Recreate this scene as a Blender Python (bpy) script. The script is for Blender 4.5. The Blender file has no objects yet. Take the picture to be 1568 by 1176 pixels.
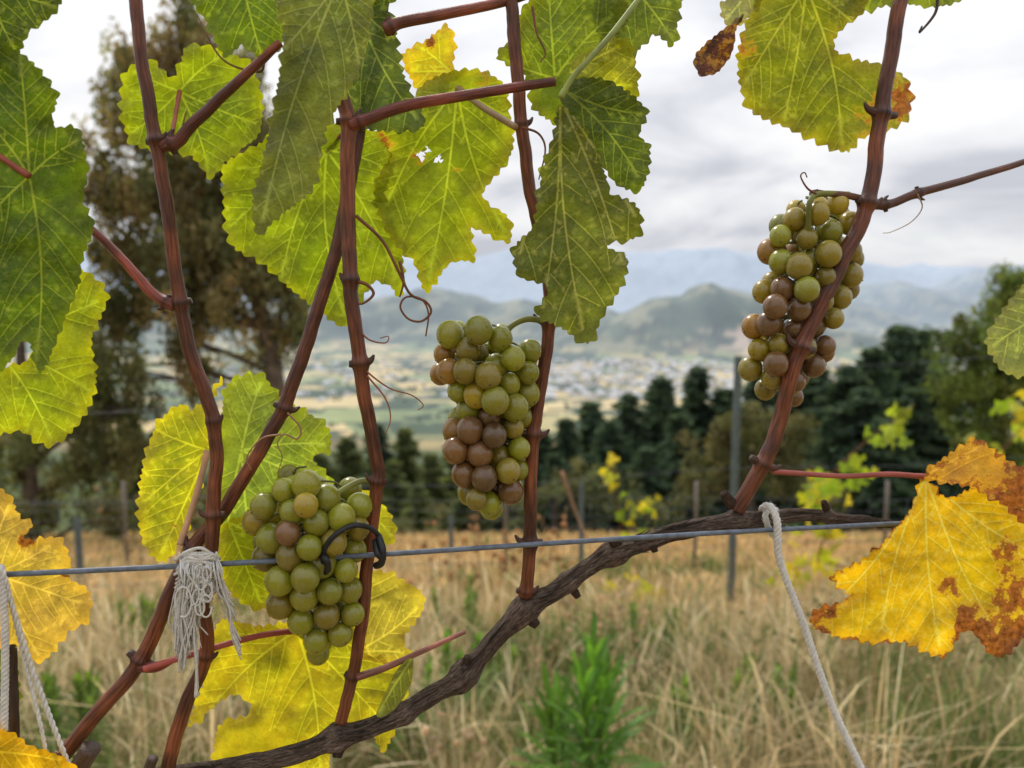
import bpy, math, random
import numpy as np
from mathutils import Vector, kdtree
from mathutils.geometry import delaunay_2d_cdt
random.seed(3); rng=np.random.default_rng(3)
FP=1184.0; CZ=1.1; PITCH=math.atan(128/FP)
cam_loc=np.array([0,0,CZ]); FW=np.array([0,math.cos(PITCH),-math.sin(PITCH)]); UP=np.array([0,math.sin(PITCH),math.cos(PITCH)]); RT=np.array([1.,0,0])
Y0=0.465; KX=0.18; MPX=Y0/FP
def ray(u,v):
    u=np.asarray(u,float); v=np.asarray(v,float)
    return FW+((u-784)/FP)[...,None]*RT-((v-588)/FP)[...,None]*UP
def P(u,v,off=0):      # point on the trellis plane (y = Y0 + KX x), off metres behind it
    d=ray(u,v); t=Y0/(d[...,1]-KX*d[...,0]); t=t*(1+np.asarray(off)/Y0)
    return cam_loc+d*t[...,None]
def Q(u,v,y):
    d=ray(u,v); return cam_loc+d*(np.asarray(y)/d[...,1])[...,None]
def hsh(ix,iy,iz,seed):
    n=(ix*374761393+iy*668265263+iz*1440662683+seed*974634777)&0xffffffff
    n=((n^(n>>13))*1274126177)&0xffffffff
    n=((n^(n>>16))*2246822519)&0xffffffff
    return (n^(n>>15))/4294967295.0
def vn(p,seed=0):
    p=np.asarray(p,float); i=np.floor(p).astype(np.int64); f=p-i; f=f*f*(3-2*f); r=0
    for a in (0,1):
        for b in (0,1):
            for c in (0,1):
                w=(f[:,0] if a else 1-f[:,0])*(f[:,1] if b else 1-f[:,1])*(f[:,2] if c else 1-f[:,2])
                r=r+w*hsh(i[:,0]+a,i[:,1]+b,i[:,2]+c,seed)
    return r
def fbm(p,seed=0,o=4):
    p=np.asarray(p,float); r=0; a=.5; s=0
    for k in range(o):
        r=r+a*vn(p*2**k,seed+k); s+=a; a*=.5
    return r/s
def v3(x,y,z=0): 
    x=np.asarray(x,float); return np.stack([x,np.asarray(y,float)+0*x,z+0*x],1)
class MB:
    def __init__(s): s.v=[];s.c=[];s.t=[];s.q=[];s.tr=[];s.n=0
    def add(s,v,c,quads=None,tris=None,t=None):
        v=np.asarray(v,float); c=np.asarray(c,float)
        if c.ndim==1: c=np.tile(c,(len(v),1))
        if c.shape[1]==3: c=np.hstack([c,np.zeros((len(c),1))])
        s.v.append(v); s.c.append(c); s.t.append(np.zeros((len(v),3)) if t is None else np.asarray(t,float))
        if quads is not None and len(quads): s.q.append(np.asarray(quads)+s.n)
        if tris is not None and len(tris): s.tr.append(np.asarray(tris)+s.n)
        s.n+=len(v)
    def build(s,name,mat,smooth=True,parent=None):
        v=np.concatenate(s.v); c=np.concatenate(s.c); t=np.concatenate(s.t)
        q=np.concatenate(s.q) if s.q else np.zeros((0,4),int); tr=np.concatenate(s.tr) if s.tr else np.zeros((0,3),int)
        me=bpy.data.meshes.new(name)
        me.vertices.add(len(v)); me.vertices.foreach_set("co",v.astype(np.float32).ravel())
        li=np.concatenate([q.ravel(),tr.ravel()]).astype(np.int32)
        me.loops.add(len(li)); me.loops.foreach_set("vertex_index",li)
        st=np.concatenate([np.arange(len(q))*4,len(q)*4+np.arange(len(tr))*3]).astype(np.int32)
        me.polygons.add(len(st)); me.polygons.foreach_set("loop_start",st)
        me.polygons.foreach_set("use_smooth",np.full(len(st),smooth))
        me.update(calc_edges=True); me.validate()
        a=me.attributes.new("Col",'FLOAT_COLOR','POINT'); a.data.foreach_set("color",c.astype(np.float32).ravel())
        a=me.attributes.new("tuv",'FLOAT_VECTOR','POINT'); a.data.foreach_set("vector",t.astype(np.float32).ravel())
        me.materials.append(mat)
        ob=bpy.data.objects.new(name,me); bpy.context.scene.collection.objects.link(ob)
        if parent: ob.parent=parent
        return ob
def empty(name):
    e=bpy.data.objects.new(name,None); bpy.context.scene.collection.objects.link(e); e.empty_display_size=.05; return e
def cat(pts,n,closed=False):
    p=np.asarray(pts,float); m=len(p)
    if closed: idx=lambda i:p[i%m]; seg=m
    else:
        ext=np.vstack([2*p[0]-p[1],p,2*p[-1]-p[-2]]); idx=lambda i:ext[i+1]; seg=m-1
    out=[]
    for i in range(seg):
        a,b,c,d=idx(i-1),idx(i),idx(i+1),idx(i+2)
        t=np.linspace(0,1,n,endpoint=False)[:,None]
        out.append(.5*((2*b)+(-a+c)*t+(2*a-5*b+4*c-d)*t**2+(-a+3*b-3*c+d)*t**3))
    if not closed: out.append(p[-1:])
    return np.concatenate(out)
def resample(p,step,closed=False):
    if closed: p=np.vstack([p,p[:1]])
    s=np.concatenate([[0],np.cumsum(np.linalg.norm(np.diff(p,axis=0),axis=1))])
    n=max(3,int(s[-1]/step)); x=np.linspace(0,s[-1],n+1)
    r=np.stack([np.interp(x,s,p[:,k]) for k in range(p.shape[1])],1)
    return (r[:-1] if closed else r)
def tube(mb,w,r,col,sides=8,disp=None,cap=True):
    w=np.asarray(w,float); n=len(w); r=np.broadcast_to(np.asarray(r,float),(n,)).copy()
    T=np.gradient(w,axis=0); T/=np.linalg.norm(T,axis=1)[:,None]+1e-12
    ref=np.array([0.1,1,0.05]); N=np.cross(T,ref); bad=np.linalg.norm(N,axis=1)<.15
    if bad.mean()>.3: N=np.cross(T,[1,0,.1])
    for i in range(1,n):
        k=N[i-1]-T[i]*np.dot(N[i-1],T[i]); N[i]=k
        N[i]/=np.linalg.norm(N[i])+1e-12
    N[0]/=np.linalg.norm(N[0])+1e-12
    B=np.cross(T,N); a=np.linspace(0,2*np.pi,sides,endpoint=False)
    L=np.concatenate([[0],np.cumsum(np.linalg.norm(np.diff(w,axis=0),axis=1))])
    A,LL=np.meshgrid(a,L); rr=np.tile(r[:,None],(1,sides))
    t=np.stack([np.cos(A).ravel(),np.sin(A).ravel(),LL.ravel()],1)
    if disp is not None: rr=rr*(disp(t).reshape(n,sides))
    v=w[:,None,:]+rr[:,:,None]*(np.cos(A)[:,:,None]*N[:,None,:]+np.sin(A)[:,:,None]*B[:,None,:])
    i=np.arange(n-1)[:,None]*sides; j=np.arange(sides)[None,:]; j2=(j+1)%sides
    q=np.stack([(i+j),(i+j2),(i+sides+j2),(i+sides+j)],-1).reshape(-1,4)
    v=v.reshape(-1,3); col=np.asarray(col,float)
    if col.ndim==2 and len(col)==n: col=np.repeat(col,sides,axis=0)
    elif col.ndim==1: col=np.tile(col,(len(v),1))
    if cap:
        v=np.vstack([v,w[0],w[-1]]); t=np.vstack([t,t[0],t[-1]]); col=np.vstack([col,col[0],col[-1]]); m=n*sides
        jj=np.arange(sides); tr=np.concatenate([np.stack([np.full(sides,m),(jj+1)%sides,jj],1),np.stack([np.full(sides,m+1),(n-1)*sides+jj,(n-1)*sides+(jj+1)%sides],1)])
    else: tr=None
    mb.add(v,col,q,tr,t)
# ---------------- materials
def nodes(name):
    m=bpy.data.materials.new(name); m.use_nodes=True; nt=m.node_tree; nt.nodes.clear(); return m,nt
def N(nt,t,**k):
    n=nt.nodes.new(t)
    for a,b in k.items(): setattr(n,a,b)
    return n
def mth(nt,op,a,b=None,c=None):
    n=nt.nodes.new('ShaderNodeMath'); n.operation=op
    for i,x in enumerate((a,b,c)):
        if x is None: continue
        if isinstance(x,(int,float)): n.inputs[i].default_value=x
        else: nt.links.new(x,n.inputs[i])
    return n.outputs[0]
def mixc(nt,f,a,b,bl='MIX'):
    n=nt.nodes.new('ShaderNodeMix'); n.data_type='RGBA'; n.blend_type=bl
    for i,x in ((0,f),(6,a),(7,b)):
        if isinstance(x,(int,float)): n.inputs[i].default_value=x
        elif isinstance(x,tuple): n.inputs[i].default_value=(*x,1) if len(x)==3 else x
        else: nt.links.new(x,n.inputs[i])
    return n.outputs[2]
def maprange(nt,x,a,b,c,d):
    n=nt.nodes.new('ShaderNodeMapRange'); nt.links.new(x,n.inputs[0])
    for i,k in enumerate((a,b,c,d)): n.inputs[i+1].default_value=k
    return n.outputs[0]
def mk(name,rough=.6,spec=.3,nscale=30,namt=.25,bump=0,bscale=100,trans=0,coord='Object',cscale=(1,1,1),tboost=(1,1,1)):
    m,nt=nodes(name); L=nt.links.new
    at=N(nt,'ShaderNodeAttribute',attribute_name='Col')
    if coord=='tuv': co=N(nt,'ShaderNodeAttribute',attribute_name='tuv').outputs['Vector']
    else: co=N(nt,'ShaderNodeTexCoord').outputs['Object']
    mp=N(nt,'ShaderNodeMapping'); mp.inputs['Scale'].default_value=cscale; L(co,mp.inputs[0]); co=mp.outputs[0]
    no=N(nt,'ShaderNodeTexNoise'); no.inputs['Scale'].default_value=nscale; no.inputs['Detail'].default_value=5; L(co,no.inputs['Vector'])
    f=maprange(nt,no.outputs[0],.3,.7,1-namt,1+namt)
    vm=N(nt,'ShaderNodeVectorMath',operation='SCALE'); L(at.outputs['Color'],vm.inputs[0]); L(f,vm.inputs['Scale'])
    col=vm.outputs[0]
    b=N(nt,'ShaderNodeBsdfPrincipled'); L(col,b.inputs['Base Color']); b.inputs['Roughness'].default_value=rough; b.inputs['Specular IOR Level'].default_value=spec
    if bump:
        n2=N(nt,'ShaderNodeTexNoise'); n2.inputs['Scale'].default_value=bscale; n2.inputs['Detail'].default_value=4; L(co,n2.inputs['Vector'])
        bp=N(nt,'ShaderNodeBump'); bp.inputs['Strength'].default_value=bump; bp.inputs['Distance'].default_value=.002; L(n2.outputs[0],bp.inputs['Height']); L(bp.outputs[0],b.inputs['Normal'])
    out=N(nt,'ShaderNodeOutputMaterial')
    if trans:
        tr=N(nt,'ShaderNodeBsdfTranslucent'); tc=mixc(nt,1.0,col,tboost,'MULTIPLY'); L(tc,tr.inputs[0])
        mx=N(nt,'ShaderNodeMixShader'); mx.inputs[0].default_value=trans; L(b.outputs[0],mx.inputs[1]); L(tr.outputs[0],mx.inputs[2]); L(mx.outputs[0],out.inputs[0])
    else: L(b.outputs[0],out.inputs[0])
    return m
def leafmat():
    m,nt=nodes('grape_leaf_blade'); L=nt.links.new
    at=N(nt,'ShaderNodeAttribute',attribute_name='Col'); tu=N(nt,'ShaderNodeAttribute',attribute_name='tuv')
    vo=N(nt,'ShaderNodeTexVoronoi',feature='DISTANCE_TO_EDGE'); vo.inputs['Scale'].default_value=1/8.
    nz=N(nt,'ShaderNodeTexNoise'); nz.inputs['Scale'].default_value=.08; nz.inputs['Detail'].default_value=3
    L(tu.outputs['Vector'],nz.inputs['Vector'])
    wv=N(nt,'ShaderNodeVectorMath',operation='SCALE'); L(nz.outputs['Color'],wv.inputs[0]); wv.inputs['Scale'].default_value=8
    ad=N(nt,'ShaderNodeVectorMath',operation='ADD'); L(wv.outputs[0],ad.inputs[0]); L(tu.outputs['Vector'],ad.inputs[1])
    L(ad.outputs[0],vo.inputs['Vector'])
    vf=maprange(nt,vo.outputs['Distance'],0,.16,1,0)
    big=N(nt,'ShaderNodeTexNoise'); big.inputs['Scale'].default_value=.03; big.inputs['Detail'].default_value=6; L(tu.outputs['Vector'],big.inputs['Vector'])
    f=maprange(nt,big.outputs[0],.3,.7,.70,1.25)
    vm=N(nt,'ShaderNodeVectorMath',operation='SCALE'); L(at.outputs['Color'],vm.inputs[0]); L(f,vm.inputs['Scale'])
    c=vm.outputs[0]
    lt=N(nt,'ShaderNodeVectorMath',operation='MULTIPLY_ADD'); L(c,lt.inputs[0]); lt.inputs[1].default_value=(1.3,1.25,1.1); lt.inputs[2].default_value=(.015,.015,.004)
    c=mixc(nt,mth(nt,'MULTIPLY',vf,.45),c,lt.outputs[0])
    dn=N(nt,'ShaderNodeTexNoise'); dn.inputs['Scale'].default_value=.06; dn.inputs['Detail'].default_value=8; dn.inputs['Roughness'].default_value=.65; L(tu.outputs['Vector'],dn.inputs['Vector'])
    d=mth(nt,'ADD',mth(nt,'MULTIPLY',at.outputs['Alpha'],.9),dn.outputs[0])
    dm=maprange(nt,d,.86,.93,0,1); dm2=maprange(nt,d,.78,.88,0,.6)
    c=mixc(nt,dm2,c,(.50,.27,.03))
    dn2=N(nt,'ShaderNodeTexNoise'); dn2.inputs['Scale'].default_value=.12; dn2.inputs['Detail'].default_value=5; L(tu.outputs['Vector'],dn2.inputs['Vector'])
    br=mixc(nt,maprange(nt,dn2.outputs[0],.35,.65,0,1),(.12,.035,.012),(.34,.12,.04))
    c=mixc(nt,dm,c,br)
    b=N(nt,'ShaderNodeBsdfPrincipled'); L(c,b.inputs['Base Color']); b.inputs['Roughness'].default_value=.46; b.inputs['Specular IOR Level'].default_value=.3
    bp=N(nt,'ShaderNodeBump'); bp.inputs['Strength'].default_value=.5; bp.inputs['Distance'].default_value=.0012
    L(maprange(nt,vo.outputs['Distance'],0,.35,0,1),bp.inputs['Height']); L(bp.outputs[0],b.inputs['Normal'])
    tr=N(nt,'ShaderNodeBsdfTranslucent'); L(mixc(nt,1.,c,(1.7,1.65,.6),'MULTIPLY'),tr.inputs[0])
    mx=N(nt,'ShaderNodeMixShader'); mx.inputs[0].default_value=.5; L(b.outputs[0],mx.inputs[1]); L(tr.outputs[0],mx.inputs[2])
    out=N(nt,'ShaderNodeOutputMaterial'); L(mx.outputs[0],out.inputs[0]); return m
M_leaf=leafmat()
M_cane=mk('vine_cane_bark',rough=.40,spec=.35,nscale=1.6,namt=.6,bump=.4,bscale=3,coord='tuv',cscale=(2.2,2.2,40))
M_cord=mk('old_vine_bark',rough=.85,spec=.2,nscale=3,namt=.7,bump=1,bscale=6,coord='tuv',cscale=(3,3,90))
M_wire=mk('galvanised_wire',rough=.45,spec=.4,nscale=200,namt=.3,bump=.2,bscale=600)
M_twine=mk('white_twine_fibre',rough=.9,spec=.1,nscale=300,namt=.12,bump=.4,bscale=1200,trans=.3)
M_tend=mk('tendril_skin',rough=.5,spec=.3,nscale=60,namt=.3)
M_tree=mk('tree_foliage',rough=.7,spec=.12,nscale=.8,namt=.3,trans=.4,tboost=(1.6,1.6,.9))
M_bark=mk('tree_bark',rough=.9,spec=.1,nscale=4,namt=.4)
M_grass=mk('dry_grass',rough=.7,spec=.15,nscale=3,namt=.2,trans=.45,tboost=(1.25,1.2,1.1))
M_weed=mk('weed_leaf',rough=.5,spec=.3,nscale=20,namt=.2,trans=.45,tboost=(1.7,1.7,.7))
M_ground=mk('terrain_ground',rough=.95,spec=.05,nscale=.8,namt=.15)
M_house=mk('house_walls',rough=.8,spec=.2,nscale=.05,namt=.1)
M_post=mk('weathered_post',rough=.7,spec=.3,nscale=30,namt=.3)
def grapemat():
    m,nt=nodes('grape_skin'); L=nt.links.new
    at=N(nt,'ShaderNodeAttribute',attribute_name='Col'); co=N(nt,'ShaderNodeTexCoord').outputs['Object']
    n1=N(nt,'ShaderNodeTexNoise'); n1.inputs['Scale'].default_value=170; n1.inputs['Detail'].default_value=5; L(co,n1.inputs['Vector'])
    n2=N(nt,'ShaderNodeTexNoise'); n2.inputs['Scale'].default_value=1300; n2.inputs['Detail'].default_value=2; L(co,n2.inputs['Vector'])
    c=mixc(nt,maprange(nt,n2.outputs[0],.62,.7,0,.55),at.outputs['Color'],(.08,.03,.012))
    bl=maprange(nt,n1.outputs[0],.42,.72,.0,.14)
    c=mixc(nt,bl,c,(.36,.34,.28))
    c=mixc(nt,at.outputs['Alpha'],c,(.03,.02,.012))
    b=N(nt,'ShaderNodeBsdfPrincipled'); L(c,b.inputs['Base Color'])
    L(maprange(nt,n1.outputs[0],.3,.7,.14,.36),b.inputs['Roughness']); b.inputs['Specular IOR Level'].default_value=.6
    b.inputs['Subsurface Weight'].default_value=.65; b.inputs['Subsurface Radius'].default_value=(1,.8,.15); b.inputs['Subsurface Scale'].default_value=.006
    out=N(nt,'ShaderNodeOutputMaterial'); L(b.outputs[0],out.inputs[0]); return m
M_grape=grapemat()
# ---------------- leaves
def inside(p,poly):
    x,y=p[:,0][:,None],p[:,1][:,None]; x1,y1=poly[:,0][None],poly[:,1][None]; x2,y2=np.roll(poly[:,0],-1)[None],np.roll(poly[:,1],-1)[None]
    c=((y1>y)!=(y2>y))&(x<(x2-x1)*(y-y1)/(y2-y1+1e-9)+x1)
    return c.sum(1)%2==1
def leaf(outline,pet,tips,off,col,col2=None,edge=None,ew=12,dry=0,dryedge=.05,dryspots=(),seed=1,tilt=(0,0),fold=.15,wave=6,teeth=6,vein=None,petiole=None,pr=4,pcol=(.30,.08,.05),name='grape_leaf',holes=()):
    r=np.random.default_rng(seed); col=np.array(col); col2=col if col2 is None else np.array(col2); edge=col2*np.array([1.25,1.05,1]) if edge is None else np.array(edge)
    vein=col*1.35+np.array([.15,.15,.03]) if vein is None else np.array(vein)
    po=resample(cat(outline,8,True),3.2,True); n=len(po)
    tn=np.roll(po,-1,0)-np.roll(po,1,0); tn/=np.linalg.norm(tn,axis=1)[:,None]+1e-9; nm=np.stack([tn[:,1],-tn[:,0]],1)
    area=.5*np.sum(po[:,0]*np.roll(po[:,1],-1)-po[:,1]*np.roll(po[:,0],-1))
    if area<0: nm=-nm
    ph=[]
    while len(ph)<n:
        w=int(r.integers(3,8)); a=r.uniform(.5,1.3)*w/5
        ph+= [a*(j/w if j/w<.65 else (1-j/w)/.35*.65)*1.5 for j in range(w)]
    po=po+nm*((np.array(ph[:n])-.5)*teeth)[:,None]
    lo,hi=po.min(0),po.max(0)
    pet=np.array(pet,float); prim=[]; sec=[]; ter=[]
    for t in tips:
        t=np.array(t,float); d=t-pet; Ln=np.linalg.norm(d); pp=np.array([-d[1],d[0]])/Ln
        s=np.linspace(0,.97,max(4,int(Ln/5)))[:,None]; prim.append(pet+d*s+pp*np.sin(s*np.pi)*Ln*r.uniform(-.06,.06))
    for i,pl in enumerate(prim):
        Ln=np.linalg.norm(pl[-1]-pl[0]); m=len(pl); side=1; j=max(2,int(m*.12))
        while j<m-2:
            side=-side; d=pl[min(j+1,m-1)]-pl[j-1]; a=math.atan2(d[1],d[0])+side*r.uniform(.65,1.0); p=pl[j].copy(); ln=[p.copy()]; mx=Ln*(.62-.35*j/m)
            for s in range(int(mx/5)+2):
                a-=side*r.uniform(0,.03); p=p+5*np.array([math.cos(a),math.sin(a)])
                if s>2 and any(np.hypot(*(q2-p).T).min()<8 for k2,q2 in enumerate(prim) if k2!=i): break
                if s>1 and sec and np.hypot(*(np.vstack(sec)-p).T).min()<6: break
                ln.append(p.copy())
            ln=np.array(ln); ok=inside(ln,po); kk=len(ln) if ok.all() else int(np.argmin(ok))
            if kk>=3: sec.append(ln[:kk])
            if kk>6:
                for jj in range(2,kk-2,3):
                    a2=a+side*(-1 if jj%2 else 1)*r.uniform(.9,1.3); q=ln[jj]+np.arange(1,5)[:,None]*4.*np.array([math.cos(a2),math.sin(a2)])
                    if inside(q,po).all(): ter.append(q)
            j+=max(2,int(Ln*r.uniform(.035,.075)/5)+1)
    VP=[];VA=[]
    def strip(ln,w,att,core):
        d=np.gradient(ln,axis=0); d/=np.linalg.norm(d,axis=1)[:,None]+1e-9; nn=np.stack([-d[:,1],d[:,0]],1); tw=np.linspace(1,.55,len(ln))[:,None]
        VP.append(ln); VA.append(np.full(len(ln),att))
        if core:
            for sg in (-1,1): VP.append(ln+nn*sg*core*tw); VA.append(np.full(len(ln),att*.9))
        for sg in (-1,1): VP.append(ln+nn*sg*w*tw); VA.append(np.zeros(len(ln)))
    for pl in prim: strip(pl,2.8,1.,1.2)
    for s in sec: strip(s[1:],1.8,.85,0)
    for s in ter: strip(s,1.2,.42,0)
    VP=np.vstack(VP); VA=np.concatenate(VA); ok=inside(VP,po); VP=VP[ok]; VA=VA[ok]
    kc=kdtree.KDTree(len(VP)); [kc.insert((x,y,0),i) for i,(x,y) in enumerate(VP)]; kc.balance()
    keep=np.ones(len(VP),bool)
    for i,(x,y) in enumerate(VP):
        if VA[i]>0: continue
        for co,j,dd in kc.find_range((x,y,0),1.0):
            if j!=i and VA[j]>.3: keep[i]=False; break
    VP=VP[keep]; VA=VA[keep]
    g=6.0
    gx,gy=np.meshgrid(np.arange(lo[0],hi[0],g),np.arange(lo[1],hi[1],g*.87)); gx[1::2]+=g/2
    pts=np.stack([gx.ravel(),gy.ravel()],1)+r.uniform(-.6,.6,(gx.size,2)); pts=pts[inside(pts,po)]
    def mindB(p): return np.sqrt(((p[:,None,:]-po[None])**2).sum(-1).min(1))
    pts=pts[mindB(pts)>2.6]; kv=mindB(VP)>1.8; VP=VP[kv]; VA=VA[kv]
    kc=kdtree.KDTree(len(VP)); [kc.insert((x,y,0),i) for i,(x,y) in enumerate(VP)]; kc.balance()
    pts=np.array([p for p in pts if kc.find((p[0],p[1],0))[2]>2.6])
    allp=np.vstack([po,pts,VP]); att=np.concatenate([np.zeros(n+len(pts)),VA])
    res=delaunay_2d_cdt([Vector(x) for x in allp],[],[list(range(n))],1,1e-4)
    V=np.array([[a[0],a[1]] for a in res[0]]); Fc=np.array([list(f) for f in res[2] if len(f)==3])
    va=np.array([max([att[k] for k in o],default=0.) for o in res[3]])
    for (hx,hy,hr) in holes:
        cc=V[Fc].mean(1); ang=np.arctan2(cc[:,1]-hy,cc[:,0]-hx); Fc=Fc[np.hypot(cc[:,0]-hx,cc[:,1]-hy)>hr*(1+.35*np.sin(ang*3+hx))]
    kd_pts=np.vstack([*prim,*sec]) if sec else np.vstack(prim)
    kd=kdtree.KDTree(len(kd_pts)); [kd.insert((x,y,0),i) for i,(x,y) in enumerate(kd_pts)]; kd.balance()
    md=np.array(tips[0],float)-pet; md/=np.linalg.norm(md); ox=r.uniform(0,100)
    dv=np.array([kd.find((x,y,0))[2] for x,y in V]); rel=V-pet
    s=rel[:,0]*md[1]-rel[:,1]*md[0]
    w=(fbm(v3(V[:,0]/60,V[:,1]/60,ox),seed,2)-.5)*2; dB=mindB(V)
    z=rel@np.array(tilt)+fold*(np.sqrt(s*s+80)-9)+wave*2.4*w-4.2*(1-np.exp(-dv/9))-va*.5+6*np.exp(-dB/16)*np.sin(V[:,0]/13+V[:,1]/11+ox)
    nn=fbm(v3(V[:,0]/60,V[:,1]/60,ox+3),seed+7,3); f=np.clip((nn-.35)/.3,0,1)[:,None]; c=col*(1-f)+col2*f
    e=np.exp(-dB/ew)[:,None]; c=c*(1-e)+edge*e
    c=c*(1-.18*np.exp(-dv/5)[:,None]); k=(va*.9)[:,None]; c=c*(1-k)+vein*k
    d=np.full(len(V),float(dry))+dryedge*np.exp(-dB/14)
    for (sx,sy,sr,sa) in dryspots: d+=sa*np.exp(-((V[:,0]-sx)**2+(V[:,1]-sy)**2)/sr**2)
    mb=MB(); mb.add(P(V[:,0],V[:,1],off+z*MPX),np.hstack([c,d[:,None]]),None,Fc,v3(V[:,0],V[:,1],seed*300))
    ob=mb.build(name,M_leaf)
    if petiole:
        pb=MB(); w=resample(cat([(*q[:2],(q[2] if len(q)>2 else off)) for q in petiole]+[(*pet,off)],8),4)
        rr=np.full(len(w),pr)*MPX; rr[-4:]*=1.15; tube(pb,P(w[:,0],w[:,1],w[:,2]),rr,(*pcol,0),8); pb.build('petiole',M_tend,parent=ob)
    return ob
DG=(.062,.110,.011); DG2=(.085,.14,.014); LIME=(.165,.235,.011); LIME2=(.23,.30,.013); YEL=(.62,.39,.012); YEL2=(.56,.45,.03); YG=(.40,.41,.02)
leaf([(-60,60),(20,75),(60,105),(88,150),(80,190),(122,198),(135,260),(128,310),(146,345),(128,395),(122,435),(96,500),(62,575),(40,520),(10,560),(-60,560)],(45,270),[(55,560),(120,215),(30,80),(-60,400),(-60,150)],-.03,DG,DG2,seed=11,wave=9,fold=.2,petiole=[(-60,200,-.03)],vein=(.22,.27,.05))
leaf([(-60,560),(20,560),(70,520),(100,450),(120,410),(165,452),(142,520),(148,590),(120,650),(75,682),(20,660),(-60,690)],(-20,520),[(80,675),(155,460),(140,600),(-20,680)],.03,(.22,.29,.015),(.3,.35,.015),seed=12,wave=7)
leaf([(-40,-40),(95,-30),(85,20),(45,50),(22,90),(-40,70)],(-20,-20),[(25,80),(85,10)],-.02,(.055,.09,.013),seed=13)
leaf([(-30,190),(50,195),(85,215),(70,250),(30,262),(-30,260)],(-20,220),[(80,225)],.02,LIME,seed=14)
leaf([(186,130),(196,105),(228,88),(262,118),(276,95),(285,70),(330,72),(382,98),(402,150),(398,205),(370,230),(345,250),(322,272),(290,238),(260,235),(205,222),(186,180)],(275,140),[(320,262),(200,205),(205,110),(340,85),(395,190)],.035,LIME,LIME2,seed=15,petiole=[(262,215,.0),(268,180,.02)],pr=3)
leaf([(425,-40),(562,-40),(566,50),(545,120),(500,200),(482,285),(425,335),(395,362),(385,310),(400,250),(420,150),(432,60)],(520,-30),[(400,350),(550,100),(430,80)],-.045,(.125,.15,.045),(.105,.135,.04),seed=16,tilt=(.5,.1),fold=.25,vein=(.24,.27,.12))
leaf([(280,-40),(440,-40),(442,50),(405,92),(372,70),(345,88),(318,40)],(370,-30),[(400,85),(300,0),(440,20)],-.01,(.10,.16,.016),seed=17)
leaf([(540,-20),(600,20),(612,90),(630,140),(652,192),(600,202),(540,190),(520,120)],(545,0),[(640,185),(535,170),(605,60)],.015,(.085,.13,.05),(.08,.125,.035),seed=18,wave=5)
leaf([(345,250),(395,220),(450,190),(560,195),(598,232),(590,290),(605,340),(618,380),(615,455),(585,430),(560,450),(530,502),(480,470),(440,440),(400,402),(352,372),(340,290)],(500,230),[(530,490),(350,350),(610,430),(430,430),(360,260),(595,260)],.045,LIME,LIME2,seed=19,wave=10,petiole=[(560,180,.02),(530,200,.04)],pr=3)
leaf([(572,290),(592,232),(578,205),(620,172),(650,125),(715,105),(770,125),(782,180),(785,235),(740,300),(778,330),(782,372),(742,358),(722,352),(728,398),(690,405),(652,448),(632,400),(602,372),(580,330)],(700,135),[(655,435),(775,360),(590,320),(780,180),(620,190)],.04,(.175,.235,.011),(.22,.28,.014),seed=20,wave=9,edge=(.36,.34,.02),dryedge=.14,dryspots=((740,130,30,.28),(640,240,22,.42),(590,215,22,.36),(700,260,10,.3)),petiole=[(790,195,.0),(745,168,.02),(720,150,.035)],pr=5,pcol=(.30,.2,.1),holes=((645,238,6),(672,244,5),(655,230,4)))
leaf([(618,80),(650,62),(682,38),(697,60),(690,112),(650,140),(622,112)],(690,110),[(640,70),(630,110)],.05,YG,YEL2,seed=21,dryspots=((660,65,14,.5),(620,110,14,.4)))
leaf([(760,85),(790,50),(800,10),(850,-30),(905,-30),(960,10),(950,60),(905,100),(905,150),(860,190),(815,165),(805,120)],(850,120),[(840,-20),(770,90),(940,20)],.01,(.115,.17,.016),(.16,.21,.018),seed=22)
leaf([(905,-30),(1052,-40),(1042,15),(1032,70),(1000,55),(965,95),(935,100),(912,60)],(960,-30),[(1030,60),(925,90),(1040,0)],.02,(.095,.14,.025),(.11,.16,.025),seed=23)
leaf([(870,100),(905,75),(960,60),(976,110),(975,150),(930,160),(900,140)],(865,118),[(970,130),(950,70)],.0,YG,(.25,.3,.02),seed=24,dryspots=((880,100,18,.3),))
leaf([(862,130),(925,120),(990,165),(980,205),(997,228),(985,288),(945,285),(912,240),(872,205)],(868,140),[(980,275),(985,175)],-.01,(.06,.10,.014),(.08,.125,.016),seed=25)
leaf([(855,160),(895,195),(928,265),(936,296),(962,305),(982,325),(975,365),(928,374),(962,395),(952,440),(926,480),(902,527),(862,505),(822,482),(838,440),(795,425),(786,380),(815,345),(822,300),(832,250),(848,200)],(858,150),[(895,515),(975,335),(795,395),(955,410),(830,480)],-.035,(.14,.17,.04),(.11,.15,.03),seed=26,tilt=(-.15,.05),fold=-.35,wave=9,petiole=[(985,-10,-.02),(930,60,-.03),(880,115,-.035)],pr=4,pcol=(.22,.26,.06),vein=(.36,.37,.13))
leaf([(1108,0),(1150,-10),(1150,25),(1120,40),(1104,25)],(1150,-20),[(1112,30)],.0,(.25,.28,.15),seed=27)
leaf([(1160,-5),(1210,-30),(1320,-40),(1325,15),(1290,45),(1278,70),(1300,88),(1350,98),(1388,120),(1394,175),(1352,205),(1322,208),(1295,234),(1240,212),(1200,195),(1145,165),(1128,100),(1136,55)],(1235,-20),[(1290,225),(1385,130),(1140,130),(1300,0),(1200,190)],.015,(.125,.155,.012),(.175,.20,.015),seed=28,wave=8,dryedge=.14,edge=(.28,.24,.016),dryspots=((1335,175,42,.38),(1385,150,34,.42),(1145,75,25,.38),(1290,110,20,.2)),petiole=[(1250,-60)],tilt=(.1,.1),vein=(.34,.36,.06))
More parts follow.
